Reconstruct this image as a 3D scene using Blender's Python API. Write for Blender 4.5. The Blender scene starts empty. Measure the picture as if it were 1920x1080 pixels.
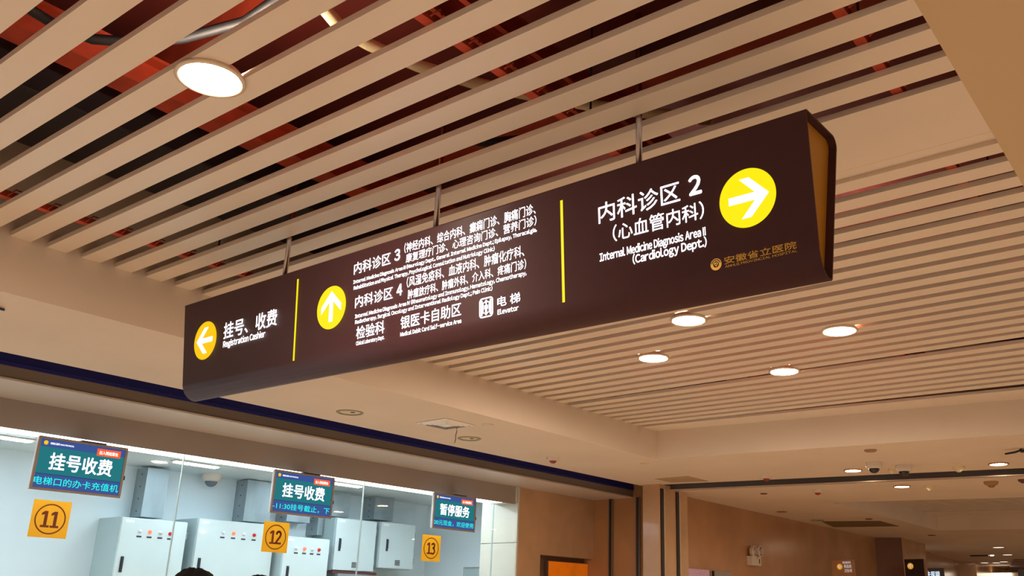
import bpy, bmesh, math, random
from mathutils import Vector, Matrix
random.seed(7)
SC = bpy.context.scene
COL = SC.collection
PI = math.pi
# ------------------------------------------------------------------ camera
EYE = 1.55                                   # camera height over the floor; all z below are relative to the eye unless lifted
YAW, PIT, ROL = 0.638244170, 0.310512313, 0.016973076
FPX, CX, CY = 1689.42592, 1090.87058, 596.987848
_f = Vector((-math.sin(YAW)*math.cos(PIT), math.cos(YAW)*math.cos(PIT), math.sin(PIT)))
_r = _f.cross(Vector((0, 0, 1))).normalized(); _u = _r.cross(_f)
_c, _s = math.cos(ROL), math.sin(ROL)
R_ = _c*_r + _s*_u; U_ = -_s*_r + _c*_u
cam = bpy.data.cameras.new('camera'); camo = bpy.data.objects.new('camera', cam); COL.objects.link(camo)
camo.matrix_world = Matrix(((R_.x, U_.x, -_f.x, 0), (R_.y, U_.y, -_f.y, 0), (R_.z, U_.z, -_f.z, EYE), (0, 0, 0, 1)))
cam.sensor_width = 36; cam.lens = FPX*36/1920
cam.shift_x = -(CX-960)/1920; cam.shift_y = (CY-540)/1920
cam.clip_start = 0.05; cam.clip_end = 200
SC.camera = camo
# ------------------------------------------------------------------ world, exposure, light levels
SC.view_settings.view_transform = 'Standard'; SC.view_settings.look = 'None'
SC.view_settings.gamma = 1; SC.view_settings.use_curve_mapping = False
SC.view_settings.exposure = 0.0
W = bpy.data.worlds.new('world'); SC.world = W; W.use_nodes = True
W.node_tree.nodes['Background'].inputs[0].default_value = (1.0, 0.84, 0.70, 1)
W.node_tree.nodes['Background'].inputs[1].default_value = 0.5
DOWNLIGHT = 375.0        # warm recessed panels in the slatted ceiling
CORRIDOR = 260.0
OFFICE = 46.0           # cool tubes in the office behind the glass
SIGN_WHITE = 2.2
STRIP = 8.0
# ------------------------------------------------------------------ picture <-> place
def ray(x, y): return _f + R_*((x-CX)/FPX) - U_*((y-CY)/FPX)
def onz(x, y, z): r = ray(x, y); return r*(z/r.z)
def ony(x, y, Y): r = ray(x, y); return r*(Y/r.y)
def onx(x, y, X): r = ray(x, y); return r*(X/r.x)
# ------------------------------------------------------------------ materials
MATS = {}
def lin(c):
    return tuple((v/12.92 if v <= .04045 else ((v+.055)/1.055)**2.4) for v in [q/255 for q in c]) + (1,)
def mat(name, rgb, rough=.6, metal=0, noise=0, scale=8, bump=0, emit=None, es=0, spec=.5, stretch=(1, 1, 1), bscale=None, rvar=0):
    m = bpy.data.materials.new(name); m.use_nodes = True; nt = m.node_tree; b = nt.nodes['Principled BSDF']
    col = lin(rgb)
    b.inputs['Base Color'].default_value = col; b.inputs['Roughness'].default_value = rough
    b.inputs['Metallic'].default_value = metal; b.inputs['Specular IOR Level'].default_value = spec
    if emit is not None:
        b.inputs['Emission Color'].default_value = lin(emit); b.inputs['Emission Strength'].default_value = es
    if noise or bump or rvar:
        tc = nt.nodes.new('ShaderNodeTexCoord'); mp = nt.nodes.new('ShaderNodeMapping')
        mp.inputs['Scale'].default_value = stretch; nt.links.new(tc.outputs['Object'], mp.inputs[0])
        n = nt.nodes.new('ShaderNodeTexNoise'); n.inputs['Scale'].default_value = scale; n.inputs['Detail'].default_value = 6
        nt.links.new(mp.outputs[0], n.inputs[0])
        if noise:
            r = nt.nodes.new('ShaderNodeValToRGB'); e = r.color_ramp.elements
            e[0].position = .3; e[1].position = .7
            e[0].color = tuple(v*(1-noise) for v in col[:3])+(1,); e[1].color = tuple(min(1, v*(1+noise)) for v in col[:3])+(1,)
            nt.links.new(n.outputs['Fac'], r.inputs[0]); nt.links.new(r.outputs[0], b.inputs['Base Color'])
        if rvar:
            mr = nt.nodes.new('ShaderNodeMapRange'); mr.inputs[3].default_value = rough-rvar; mr.inputs[4].default_value = rough+rvar
            nt.links.new(n.outputs['Fac'], mr.inputs[0]); nt.links.new(mr.outputs[0], b.inputs['Roughness'])
        if bump:
            n2 = nt.nodes.new('ShaderNodeTexNoise'); n2.inputs['Scale'].default_value = bscale or scale*6
            nt.links.new(mp.outputs[0], n2.inputs[0])
            bp = nt.nodes.new('ShaderNodeBump'); bp.inputs['Strength'].default_value = bump; bp.inputs['Distance'].default_value = .01
            nt.links.new(n2.outputs['Fac'], bp.inputs['Height']); nt.links.new(bp.outputs[0], b.inputs['Normal'])
    MATS[name] = m; return m
def emis(name, rgb, s):
    m = mat(name, rgb, .5, emit=rgb, es=s, spec=.1)
    m.node_tree.nodes['Principled BSDF'].inputs['Base Color'].default_value = (.02, .02, .02, 1); return m
plaster = mat('plaster', (222, 205, 186), .75, noise=.04, scale=1.5, bump=.05, bscale=60)
slatmat = mat('slat_aluminium', (226, 211, 194), .33, noise=.03, scale=1.2, spec=.45, stretch=(.3, 1, 1), rvar=.05)
slabmat = mat('red_primer', (98, 26, 14), .8, noise=.35, scale=2)
beammat = mat('orange_primer', (178, 62, 32), .7, noise=.3, scale=6)
darkduct = mat('dark_duct', (40, 30, 34), .6, noise=.2, scale=4)
creampipe = mat('cream_pipe', (225, 205, 160), .5, noise=.1, scale=5)
blackhose = mat('black_rubber', (22, 20, 22), .6, noise=.2, scale=20)
signmat = mat('sign_brown', (74, 43, 47), .5, noise=.04, scale=30, spec=.3)
signend = mat('sign_gold_acrylic', (184, 126, 22), .45, noise=.05, scale=10)
rim = mat('sign_rim', (48, 26, 24), .4, noise=.04, scale=30)
steel = mat('brushed_steel', (190, 170, 160), .25, metal=1, noise=.1, scale=30, stretch=(1, 1, .1))
lit = emis('lit_white', (255, 252, 255), SIGN_WHITE)
lity = emis('lit_yellow', (255, 232, 0), 1.05)
lito = emis('lit_amber', (255, 200, 0), 1.0)
goldprint = mat('gold_print', (244, 192, 70), .4, noise=.03, scale=40)
blackm = mat('black_plastic', (18, 16, 16), .4, noise=.1, scale=20)
navy = mat('navy_shutter', (26, 26, 112), .5, noise=.15, scale=3, stretch=(1, .2, 6))
brownbox = mat('bronze_casing', (128, 112, 98), .55, noise=.12, scale=2, stretch=(1, .3, 1))
trackm = mat('dark_track', (34, 26, 22), .45, noise=.1, scale=8)
ledgem = mat('ledge_panel', (205, 196, 188), .35, noise=.05, scale=1.2)
lipm = mat('aluminium_lip', (214, 196, 180), .3, metal=.6, noise=.05, scale=8)
headerm = mat('header_panel', (156, 145, 138), .35, noise=.07, scale=1.5, spec=.5)
marble = mat('beige_marble', (192, 154, 118), .16, noise=.13, scale=2.2, spec=.5, rvar=.05)
marble2 = mat('brown_marble', (178, 132, 92), .2, noise=.14, scale=1.6, spec=.5)
marblew = mat('pale_marble', (204, 199, 184), .3, noise=.06, scale=3, bump=.15, bscale=30)
floorm = mat('polished_floor', (222, 202, 178), .3, noise=.07, scale=1.5, spec=.4)
officew = mat('office_white', (214, 226, 230), .7, noise=.03, scale=2)
cabm = mat('cabinet_grey', (206, 220, 220), .4, noise=.03, scale=3)
cabside = mat('cabinet_side', (178, 196, 198), .45, noise=.03, scale=3)
galv = mat('galvanised', (150, 164, 168), .45, metal=.35, noise=.15, scale=6, stretch=(1, 1, .3))
darkh = mat('dark_handle', (34, 42, 56), .4, noise=.1, scale=9)
lampw = mat('lamp_white', (235, 235, 235), .3, noise=.02, scale=9)
lampr = mat('lamp_red', (190, 20, 30), .3, emit=(190, 20, 30), es=.35)
lampo = mat('lamp_orange', (255, 110, 70), .3, emit=(255, 100, 60), es=1.4)
stripm = emis('strip_light', (255, 255, 255), STRIP)
tubem = emis('tube_light', (225, 240, 255), OFFICE)
lens = mat('downlight_lens', (255, 240, 220), .4, emit=(255, 234, 210), es=DOWNLIGHT)
lensc = mat('corridor_lens', (255, 240, 220), .4, emit=(255, 226, 188), es=CORRIDOR)
lensf = mat('far_lens', (255, 240, 220), .4, emit=(255, 236, 210), es=4)
ringm = mat('lamp_ring', (225, 205, 180), .35, metal=.3, noise=.03, scale=9)
offring = mat('olive_ring', (150, 146, 112), .4, noise=.08, scale=12)
offglass = mat('dull_reflector', (110, 112, 96), .2, metal=.6, noise=.3, scale=14)
whitep = mat('white_plastic', (214, 200, 184), .4, noise=.03, scale=10)
creamp = mat('cream_plastic', (216, 196, 150), .4, noise=.03, scale=10)
redp = mat('red_lens', (150, 34, 20), .3, noise=.1, scale=12)
smoked = mat('smoked_dome', (38, 32, 36), .12, noise=.05, scale=10)
greyd = mat('grey_dome', (96, 106, 116), .15, noise=.05, scale=10)
tvframe = mat('screen_bezel', (148, 136, 132), .4, noise=.05, scale=20)
tvside = mat('screen_side', (214, 214, 216), .35, noise=.03, scale=20)
scr_blue = emis('screen_blue', (52, 84, 152), .9)
scr_teal = emis('screen_teal', (10, 118, 128), .95)
scr_orange = emis('screen_orange', (255, 92, 40), 1.1)
scr_white = emis('screen_white', (255, 250, 255), 1.8)
scr_cyan = emis('screen_cyan', (40, 245, 235), 1.15)
scr_line = emis('screen_shadow_line', (28, 70, 120), .7)  # darker dividing line between the display bands
plateo = mat('amber_plate', (246, 172, 30), .4, noise=.05, scale=14)
_nt = plateo.node_tree; _tr = _nt.nodes.new('ShaderNodeBsdfTranslucent'); _tr.inputs[0].default_value = lin((246, 172, 30))
_mx = _nt.nodes.new('ShaderNodeMixShader'); _mx.inputs[0].default_value = .45
_nt.links.new(_nt.nodes['Principled BSDF'].outputs[0], _mx.inputs[1]); _nt.links.new(_tr.outputs[0], _mx.inputs[2])
_nt.links.new(_mx.outputs[0], _nt.nodes['Material Output'].inputs[0])
plater = mat('plate_print', (132, 52, 10), .5, noise=.05, scale=14)
postero = mat('poster_orange', (220, 110, 10), .4, noise=.35, scale=3, emit=(220, 110, 10), es=.35)
woodd = mat('dark_niche', (110, 84, 66), .4, noise=.15, scale=6)
hairm = mat('black_hair', (12, 8, 10), .75, noise=.4, scale=40, stretch=(1, 1, .2), spec=.15)
skinm = mat('skin', (205, 150, 120), .55, noise=.05, scale=12)
coatm = mat('dark_coat', (36, 38, 50), .8, noise=.15, scale=14)
trousm = mat('grey_trousers', (60, 60, 66), .8, noise=.1, scale=14)
redline = mat('maroon_strip', (92, 40, 44), .5, noise=.1, scale=9)
def glass_mat():
    m = bpy.data.materials.new('clear_glass'); m.use_nodes = True; nt = m.node_tree; nt.nodes.clear()
    o = nt.nodes.new('ShaderNodeOutputMaterial'); mx = nt.nodes.new('ShaderNodeMixShader')
    t = nt.nodes.new('ShaderNodeBsdfTransparent'); t.inputs[0].default_value = (.93, .97, .97, 1)
    g = nt.nodes.new('ShaderNodeBsdfGlossy'); g.inputs['Roughness'].default_value = .02
    fr = nt.nodes.new('ShaderNodeFresnel'); fr.inputs[0].default_value = 1.45
    ge = nt.nodes.new('ShaderNodeNewGeometry'); m1 = nt.nodes.new('ShaderNodeMath'); m1.operation = 'SUBTRACT'; m1.inputs[0].default_value = 1
    m2 = nt.nodes.new('ShaderNodeMath'); m2.operation = 'MULTIPLY'; nt.links.new(ge.outputs['Backfacing'], m1.inputs[1])
    nt.links.new(m1.outputs[0], m2.inputs[0]); nt.links.new(fr.outputs[0], m2.inputs[1])
    nt.links.new(m2.outputs[0], mx.inputs[0]); nt.links.new(t.outputs[0], mx.inputs[1]); nt.links.new(g.outputs[0], mx.inputs[2])
    nt.links.new(mx.outputs[0], o.inputs[0]); return m
glassm = glass_mat()
jointm = mat('silicone_joint', (176, 196, 196), .5, noise=.05, scale=20)

# ------------------------------------------------------------------ mesh helpers; coordinates are eye-relative, lifted by EYE when linked
class MB:
    def __init__(s): s.bm = bmesh.new()
    def box(s, x0, x1, y0, y1, z0, z1, bev=0):
        r = bmesh.ops.create_cube(s.bm, size=1)
        vs = r['verts']
        for v in vs:
            v.co = Vector((x0+(v.co.x+.5)*(x1-x0), y0+(v.co.y+.5)*(y1-y0), z0+(v.co.z+.5)*(z1-z0)))
        if bev:
            es = list({e for v in vs for e in v.link_edges})
            bmesh.ops.bevel(s.bm, geom=es, offset=bev, segments=2, affect='EDGES', profile=.5)
        return s
    def prism(s, pts, z0, z1):                 # polygon in x,y
        a = [s.bm.verts.new((p[0], p[1], z0)) for p in pts]; b = [s.bm.verts.new((p[0], p[1], z1)) for p in pts]
        s._close(a, b); return s
    def hexa(s, a4, b4):                       # two quads joined
        a = [s.bm.verts.new(p) for p in a4]; b = [s.bm.verts.new(p) for p in b4]
        s._close(a, b); return s
    def _close(s, a, b):
        n = len(a)
        fs = [s.bm.faces.new(list(reversed(a))), s.bm.faces.new(b)]
        for i in range(n): fs.append(s.bm.faces.new((a[i], a[(i+1) % n], b[(i+1) % n], b[i])))
        bmesh.ops.recalc_face_normals(s.bm, faces=fs)
    def lathe(s, prof, c=(0, 0, 0), n=32, axis='z'):     # prof: (r, h)
        rings = []
        for r, h in prof:
            ring = []
            if r < 1e-6:
                ring = [s.bm.verts.new(s._ax(0, 0, h, c, axis))]
            else:
                for i in range(n):
                    t = 2*PI*i/n; ring.append(s.bm.verts.new(s._ax(r*math.cos(t), r*math.sin(t), h, c, axis)))
            rings.append(ring)
        fs = []
        for p, q in zip(rings, rings[1:]):
            for i in range(n):
                j = (i+1) % n
                if len(p) == 1 and len(q) == 1: continue
                if len(p) == 1: fs.append(s.bm.faces.new((p[0], q[i], q[j])))
                elif len(q) == 1: fs.append(s.bm.faces.new((p[i], q[0], p[j])))
                else: fs.append(s.bm.faces.new((p[i], q[i], q[j], p[j])))
        if len(rings[0]) > 1 and rings[0] is not rings[-1]: pass
        bmesh.ops.recalc_face_normals(s.bm, faces=fs)
        for f in fs: f.smooth = True
        return s
    @staticmethod
    def _ax(a, b, h, c, axis):
        if axis == 'z': v = (a, b, h)
        elif axis == 'x': v = (h, a, b)
        else: v = (a, h, b)
        return Vector(v)+Vector(c)
    def tube(s, pts, r, n=10):
        pts = [Vector(p) for p in pts]; rings = []
        for i, p in enumerate(pts):
            d = (pts[min(i+1, len(pts)-1)]-pts[max(i-1, 0)]).normalized()
            u = d.cross(Vector((0, 0, 1)));  u = u.normalized() if u.length > 1e-3 else Vector((1, 0, 0))
            w = d.cross(u)
            rr = r[i] if isinstance(r, (list, tuple)) else r
            rings.append([s.bm.verts.new(p+rr*(math.cos(2*PI*k/n)*u+math.sin(2*PI*k/n)*w)) for k in range(n)])
        fs = []
        for a, b in zip(rings, rings[1:]):
            for k in range(n):
                f = s.bm.faces.new((a[k], a[(k+1) % n], b[(k+1) % n], b[k])); f.smooth = True; fs.append(f)
        fs.append(s.bm.faces.new(list(reversed(rings[0])))); fs.append(s.bm.faces.new(rings[-1]))
        bmesh.ops.recalc_face_normals(s.bm, faces=fs)
        return s
    def poly(s, pts):
        s.bm.faces.new([s.bm.verts.new(p) for p in pts]); return s
    def build(s, name, m, parent=None, origin=None):
        me = bpy.data.meshes.new(name)
        s.bm.verts.ensure_lookup_table()
        if parent is not None:
            org = ORG[parent.name]
        elif origin is not None: org = Vector(origin)
        else:
            co = [v.co for v in s.bm.verts]
            org = Vector((sum(c.x for c in co)/len(co), sum(c.y for c in co)/len(co), min(c.z for c in co)))
        for v in s.bm.verts: v.co -= org
        s.bm.to_mesh(me); s.bm.free(); me.materials.append(m)
        return link(name, me, parent, org)
ORG = {}
def link(name, me, parent=None, org=Vector((0, 0, 0))):
    o = bpy.data.objects.new(name, me); COL.objects.link(o)
    if parent is not None:
        o.parent = parent; ORG[o.name] = ORG[parent.name]
    else:
        o.location = Vector(org)+Vector((0, 0, EYE)); ORG[o.name] = Vector(org)
    return o
def tag(o, label=None, cat=None, group=None, kind=None):
    for k, v in (('label', label), ('category', cat), ('group', group), ('kind', kind)):
        if v: o[k] = v
    return o
def thing(name, org, label, cat, group=None):
    o = bpy.data.objects.new(name, None); COL.objects.link(o); o.empty_display_size = .05
    o.location = Vector(org)+Vector((0, 0, EYE)); ORG[o.name] = Vector(org)
    return tag(o, label, cat, group)
def copy_tree(o, loc, label, parent=None):
    c = o.copy(); COL.objects.link(c)
    if parent is not None: c.parent = parent
    else:
        c.location = Vector(loc)+Vector((0, 0, EYE)); c['label'] = label
        ORG[c.name] = Vector(loc)
    for ch in [k for k in bpy.data.objects if k.parent == o and k.name in KIDS.get(o.name, ())]: copy_tree(ch, None, None, c)
    return c
KIDS = {}
def remember(o):
    for k in list(bpy.data.objects):
        if k.parent == o: KIDS.setdefault(o.name, []).append(k.name); remember(k)
def struct(mb, name, m, label=None):
    return tag(mb.build(name, m), label, None, None, 'structure')
# text ----------------------------------------------------------------
TC = {}
def prefetch(strings):
    obs = []
    for q in strings:
        cu = bpy.data.curves.new('t', 'FONT'); cu.body = q; cu.size = 1; cu.resolution_u = 3
        ob = bpy.data.objects.new('t', cu); COL.objects.link(ob); obs.append((q, ob, cu))
    bpy.context.view_layer.update(); dg = bpy.context.evaluated_depsgraph_get()
    for q, ob, cu in obs:
        me = bpy.data.meshes.new_from_object(ob.evaluated_get(dg))
        TC[q] = ([p.co.copy() for p in me.vertices], [tuple(p.vertices) for p in me.polygons]); bpy.data.meshes.remove(me)
    for q, ob, cu in obs: bpy.data.objects.remove(ob); bpy.data.curves.remove(cu)
def glyphs(q, offset=0):
    if q not in TC: prefetch([q])
    return TC[q]
_used = 'Registration Cashier Internal Medicine Diagnosis Area (Cardiology Dept.) ANHUI PROVINCIAL HOSPITAL (Neurology Dept., General ; Epilepsy, Thoracalgia, Rehabilitation and Physical Therapy, Psychological Consultation Nutriology Clinic) Rheumatology Immunology, Hematology, Chemotherapy, Radiotherapy, Surgical Oncology Interventional Radiology Pain Clinic Laboratory Medical Debit Card Self-service Elevator 234'
prefetch([chr(ord(c)+0xFEE0) for c in sorted(set(_used)-{' '})]+['Ⅱ', 'Ⅲ', 'Ⅳ', '挂号、收费', '内科诊区', '（心血管内科）', '安徽省立医院', '（神经内科、综合内科、癫痫门诊、胸痛门诊、',
    '康复理疗门诊、心理咨询门诊、营养门诊）', '（风湿免疫科、血液内科、肿瘤化疗科、', '肿瘤放疗科、肿瘤外科、介入科、疼痛门诊）', '检验科', '银医卡自助区', '电 梯',
    '出入院结算处', '安徽省立医院 ANHUI PROVINCIAL', '挂号收费', '暂停服务', '电梯口的办卡充值机', '-11:30挂号截止，下', '00元现金，欢迎使用', '采血处', '卫生间', '卡医银'])
GC = {}
def grotesque(txt):
    """ASCII text laid out from the wide sans glyphs of the CJK face, set at proportional widths; unit = capital height"""
    if 'metric' not in GC:
        v, f = glyphs('\uff28'); GC['metric'] = (min(q.y for q in v), max(q.y for q in v)-min(q.y for q in v))
    y0, ch = GC['metric']; vs, fs, x = [], [], 0.0
    for c in txt:
        if c == ' ': x += .36; continue
        if c not in GC:
            w = chr(ord(c)+0xFEE0) if 33 <= ord(c) <= 126 else c
            GC[c] = glyphs(w)
        v, f = GC[c]
        if not v: continue
        a = min(q.x for q in v); b = max(q.x for q in v); base = len(vs)
        vs += [Vector((x+(q.x-a)/ch, (q.y-y0)/ch, 0)) for q in v]; fs += [tuple(k+base for k in g) for g in f]
        x += (b-a)/ch+.11
    return vs, fs

def flat_mesh(name, verts, faces, m, parent, O, U, V, N, lift=.0008):
    org = ORG[parent.name]
    me = bpy.data.meshes.new(name)
    me.from_pydata([O+U*a+V*b+N*lift-org for a, b in verts], [], faces); me.materials.append(m)
    return link(name, me, parent)
def text_fit(name, s, m, parent, fr, u0, u1, v0, h, mode='box', offset=0.0, lift=.0015):
    """fr=(O,U,V,N); fills u0..u1, from v0 up by h: h is the glyph box (box) or the capital height over the baseline (base)"""
    latin = all(ord(c) < 128 or c in 'ⅠⅡⅢⅣ' for c in s)
    vs, fs = grotesque(s) if latin else glyphs(s, 0)
    if offset:
        W0 = offset*.55*(1.3 if latin else 1); v2, f2 = [], []
        for dx, dy in ((0, 0), (W0, 0), (-W0, 0), (0, W0), (0, -W0), (W0*.7, W0*.7), (-W0*.7, -W0*.7), (W0*.7, -W0*.7), (-W0*.7, W0*.7)):
            b0 = len(v2); v2 += [Vector((q.x+dx, q.y+dy, 0)) for q in vs]; f2 += [tuple(k+b0 for k in f) for f in fs]
        vs, fs = v2, f2
    xs = [v.x for v in vs]; ys = [v.y for v in vs]
    x_lo = min(xs); sx = (u1-u0)/(max(xs)-x_lo)
    if mode == 'box': sy = h/(max(ys)-min(ys)); y0 = min(ys)
    else: sy = h; y0 = 0
    o = flat_mesh(name, [(u0+(v.x-x_lo)*sx, v0+(v.y-y0)*sy) for v in vs], fs, m, parent, *fr, lift=lift)
    o['kind'] = 'stuff'
    return o

# ================================================================== SETTING
ZS, Z2, Z3, Z4, Z5 = 1.5, 1.248, 1.172, .996, 1.22
XL, XR = -4.17, -.488          # left fascia, edge of the plain panel on the right
XA, XB, XC = -5.245, -5.558, -6.095
FL = -EYE
floor = struct(MB().box(-12, 8, -8, 42, FL-.1, FL), 'floor', floorm, 'pale polished stone floor below the frame')
# far fascia line of the slatted well (slightly out of square)
a = onz(1235, 808, ZS); b = onz(1920, 748, ZS); FS = (b.y-a.y)/(b.x-a.x)
def far_y(x): return a.y+(x-a.x)*FS
n1 = onz(1234, 909, Z2); n2 = onz(1920, 877.6, Z2); NS = (n2.y-n1.y)/(n2.x-n1.x)
def band_y(x): return n1.y+(x-n1.x)*NS
mb = MB().box(XA, XL, -7, 8.16, Z2, 1.95)
mb.prism([(XL, far_y(XL)), (5, far_y(5)), (5, band_y(5)), (XL, band_y(XL))], Z2, 1.95)
mb.prism([(XA, 8.16), (XL, 8.16), (XL, band_y(XL)), (XA, band_y(XA))], Z2, 1.95)
ceiling = struct(mb, 'ceiling', plaster, 'cream plaster ceiling margin stepping down around the slatted ceiling')
# plain panel right of the slats
mb = MB().prism([(XR, -7), (5, -7), (5, far_y(5)+.02), (XR, far_y(XR)+.02)], ZS, ZS+.03)
panelm = mat('flat_panel', (206, 180, 144), .6, noise=.03, scale=1.5)
struct(mb, 'ceiling', panelm, 'flat cream ceiling panel right of the slats')
# slats: each an inverted channel, 85 mm wide, pitch 153 mm
slats = bpy.data.objects.new('ceiling', None); COL.objects.link(slats); slats['kind'] = 'structure'
slats['label'] = 'slatted ceiling of long cream metal baffles with dark gaps'
slats.location = (0, 0, ZS+EYE); ORG[slats.name] = Vector((0, 0, ZS))
def slat(x0, x1, ya0, ya1, yb0, yb1, h=.022, dz=0):
    z = ZS+dz; t = .004
    mb = MB()
    mb.hexa([(x0, ya0, z), (x1, yb0, z), (x1, yb1, z), (x0, ya1, z)], [(x0, ya0, z+t), (x1, yb0, z+t), (x1, yb1, z+t), (x0, ya1, z+t)])
    for s0, s1 in ((0, t), (-t, 0)):
        p, q = (ya0, yb0) if s0 == 0 else (ya1, yb1)
        mb.hexa([(x0, p+s0, z+t), (x1, q+s0, z+t), (x1, q+s1, z+t), (x0, p+s1, z+t)],
                [(x0, p+s0, z+h), (x1, q+s0, z+h), (x1, q+s1, z+h), (x0, p+s1, z+h)])
    return mb.build('slat', slatmat, slats)
def sk(k): return (.957+.102*k)*1.5
base = None
for k in range(-14, 7):            # up to the plain plate; all alike: share one mesh
    if base is None:
        y = sk(k); base = slat(XL, XR, y, y+.085, y+.012, y+.097); y_base = y; base['kind'] = 'part' if False else ''
        del base['kind']
    else:
        c = base.copy(); COL.objects.link(c); c.location = (0, sk(k)-y_base, random.uniform(-.001, .001))
# plain wide plate + seam strip (tapering joint)
P0 = (.957+.102*7)*1.5+.012
yS = 1.921*1.5
o = MB().hexa([(XL, P0-.012, ZS), (XR, P0, ZS), (XR, yS, ZS), (XL, yS-.02, ZS)], [(XL, P0-.012, ZS+.02), (XR, P0, ZS+.02), (XR, yS, ZS+.02), (XL, yS-.02, ZS+.02)]).build('cover_plate', slatmat, slats)
o = MB().hexa([(XL, yS-.017, ZS+.001), (XR, yS+.003, ZS+.001), (XR, 1.955*1.5, ZS+.001), (XL, 1.955*1.5-.004, ZS+.001)],
              [(XL, yS-.017, ZS+.02), (XR, yS+.003, ZS+.02), (XR, 1.955*1.5, ZS+.02), (XL, 1.955*1.5-.004, ZS+.02)]).build('cover_plate', slatmat, slats)
# backing that closes the narrow tapering joint
MB().box(XL, XR, 1.955*1.5-.01, 1.99*1.5, ZS+.018, ZS+.022).build('joint_backing', slatmat, slats)
# slats beyond the plate
ys0 = 1.981*1.5
La, Ra = onz(1187, 742, ZS), onz(1920, 640, ZS)
NS1 = 17; P1 = (La.y-.008-ys0)/NS1
for i in range(NS1):
    y = ys0+P1*i
    slat(XL, XR, y-(.012 if i == 0 else 0), y+.088, y+.006, y+.094 - (.012 if i == 0 else 0), dz=random.uniform(-.001, .001))
# last bay, turned slightly so a dark wedge opens on its near side
Lb, Rb = onz(1198, 799, ZS), onz(1920, 722, ZS)
def ext(A, B, x): return A.y+(B.y-A.y)*(x-A.x)/(B.x-A.x)
NB = 7
for i in range(NB):
    def yy(x, t): p, q = ext(La, Ra, x), ext(Lb, Rb, x); return p+(q-p)*t
    t0 = i/NB+.02; t1 = t0+.60/NB
    slat(XL, XR, yy(XL, t0), yy(XL, t1), yy(XR, t0), yy(XR, t1), dz=-.002)
Lc, Rc = onz(1200, 800.8, ZS), onz(1920, 730, ZS)
MB().hexa([(XL, ext(Lc, Rc, XL), ZS), (XR, ext(Lc, Rc, XR), ZS), (XR, far_y(XR), ZS), (XL, far_y(XL), ZS)],
          [(XL, ext(Lc, Rc, XL), ZS+.02), (XR, ext(Lc, Rc, XR), ZS+.02), (XR, far_y(XR)+.02, ZS+.02), (XL, far_y(XL)+.02, ZS+.02)]).build('cover_plate', slatmat, slats)
# void above the slats
struct(MB().box(-4.6, 1.2, -4, 7.4, 2.25, 2.3), 'ceiling', slabmat, 'dark red primed deck above the slats')
struct(MB().box(-4.6, 1.2, 7.36, 7.4, 1.96, 2.25), 'trim_1', slabmat, 'red upstand closing the far side of the void')
struct(MB().box(-4.6, -4.56, -4, 7.36, 1.96, 2.25), 'trim_1', slabmat, 'red upstand closing the left side of the void')
struct(MB().box(XR+.3, XR+.34, -4, 7.3, ZS+.03, 2.25), 'trim_1', slabmat, 'red upstand closing the ceiling void')
carr = [onz(82, 389, 1.535).x, onz(940, 133, 1.535).x, onz(1617, 77, 1.535).x]
for i, x in enumerate(carr):
    t = thing('carrier_rail', (x, 2.5, ZS+.022), ['red carrier rail above the slats near the left end', 'red carrier rail above the middle of the slats', 'red carrier rail above the slats near the flat right panel'][i], 'rail', 'carrier rails above the slats')
    MB().box(x-.016, x+.016, -2.5, 6.6, ZS+.023, ZS+.05).build('rail', beammat, t)
    mb = MB()
    for k in range(-8, 40):
        y = sk(k)+.042
        if y > 6.5: break
        mb.tube([(x+.03, y-.06, ZS+.022), (x+.045, y-.04, ZS+.05), (x+.02, y-.01, ZS+.06)], .003, 5)
    c = mb.build('spring_clips', beammat, t); c['kind'] = 'stuff'
    for y in (-1, .6, 2.2, 3.8, 5.4):
        MB().tube([(x, y, ZS+.05), (x, y, 2.25)], .004, 6).build('hanger_rod', blackhose, t)
# main beams and ducts in the void
bx = onz(300, 190, 1.80).x
B = [(bx, 'orange primed beam crossing the void above the round light', .06, .12, 1.80),
     (onz(850, 60, 1.75).x, 'orange primed beam crossing the void above the middle of the slats', .035, .08, 1.75),
     (onz(900, 30, 1.95).x-.02, 'orange primed beam high in the void over the sign', .04, .09, 1.95)]
for x, lab, hw, hh, z in B:
    t = thing('steel_beam', (x, 2.5, z), lab, 'beam', 'primed beams in the ceiling void')
    MB().box(x-hw, x+hw, -3.5, 7.2, z, z+.012).box(x-.006, x+.006, -3.5, 7.2, z+.012, z+hh).box(x-hw, x+hw, -3.5, 7.2, z+hh, z+hh+.012).build('beam_section', beammat, t)
xd = onz(130, 240, 1.75).x
tag(MB().box(max(xd-.30, XL+.2), xd+.16, -3.5, 6.5, 1.75, 2.05, bev=.01).build('air_duct', darkduct), 'dark air duct running over the slats at the upper left', 'duct')
for i, y in enumerate((.4, 1.6, 2.8, 4.0, 5.2)):
    tag(MB().box(-4.3, XR+.2, y-.04, y+.04, 2.08, 2.2).build('cross_joist', beammat), ['red cross joist at the near end of the void, top left', 'red cross joist over the large round light', 'red cross joist over the hanging sign', 'red cross joist just beyond the sign', 'red cross joist farthest from the camera'][i], 'joist', 'cross joists under the deck')
pp = [onz(600, 5, 1.78), onz(640, 55, 1.78), onz(693, 84, 1.76), onz(783, 123, 1.74), onz(887, 155, 1.74), onz(1000, 179, 1.74), onz(1107, 197, 1.73), onz(1200, 210, 1.74), onz(1330, 225, 1.76)]
tag(MB().tube(pp, .022, 10).build('conduit', creampipe), 'cream flexible conduit snaking through the gaps above the slats', 'pipe')
pp = [onz(-60, -60, 1.72), onz(60, 20, 1.70), onz(110, 50, 1.69), onz(173, 73, 1.68), onz(260, 80, 1.70), onz(343, 72, 1.74), onz(460, 40, 1.80), onz(600, -60, 1.85)]
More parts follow.
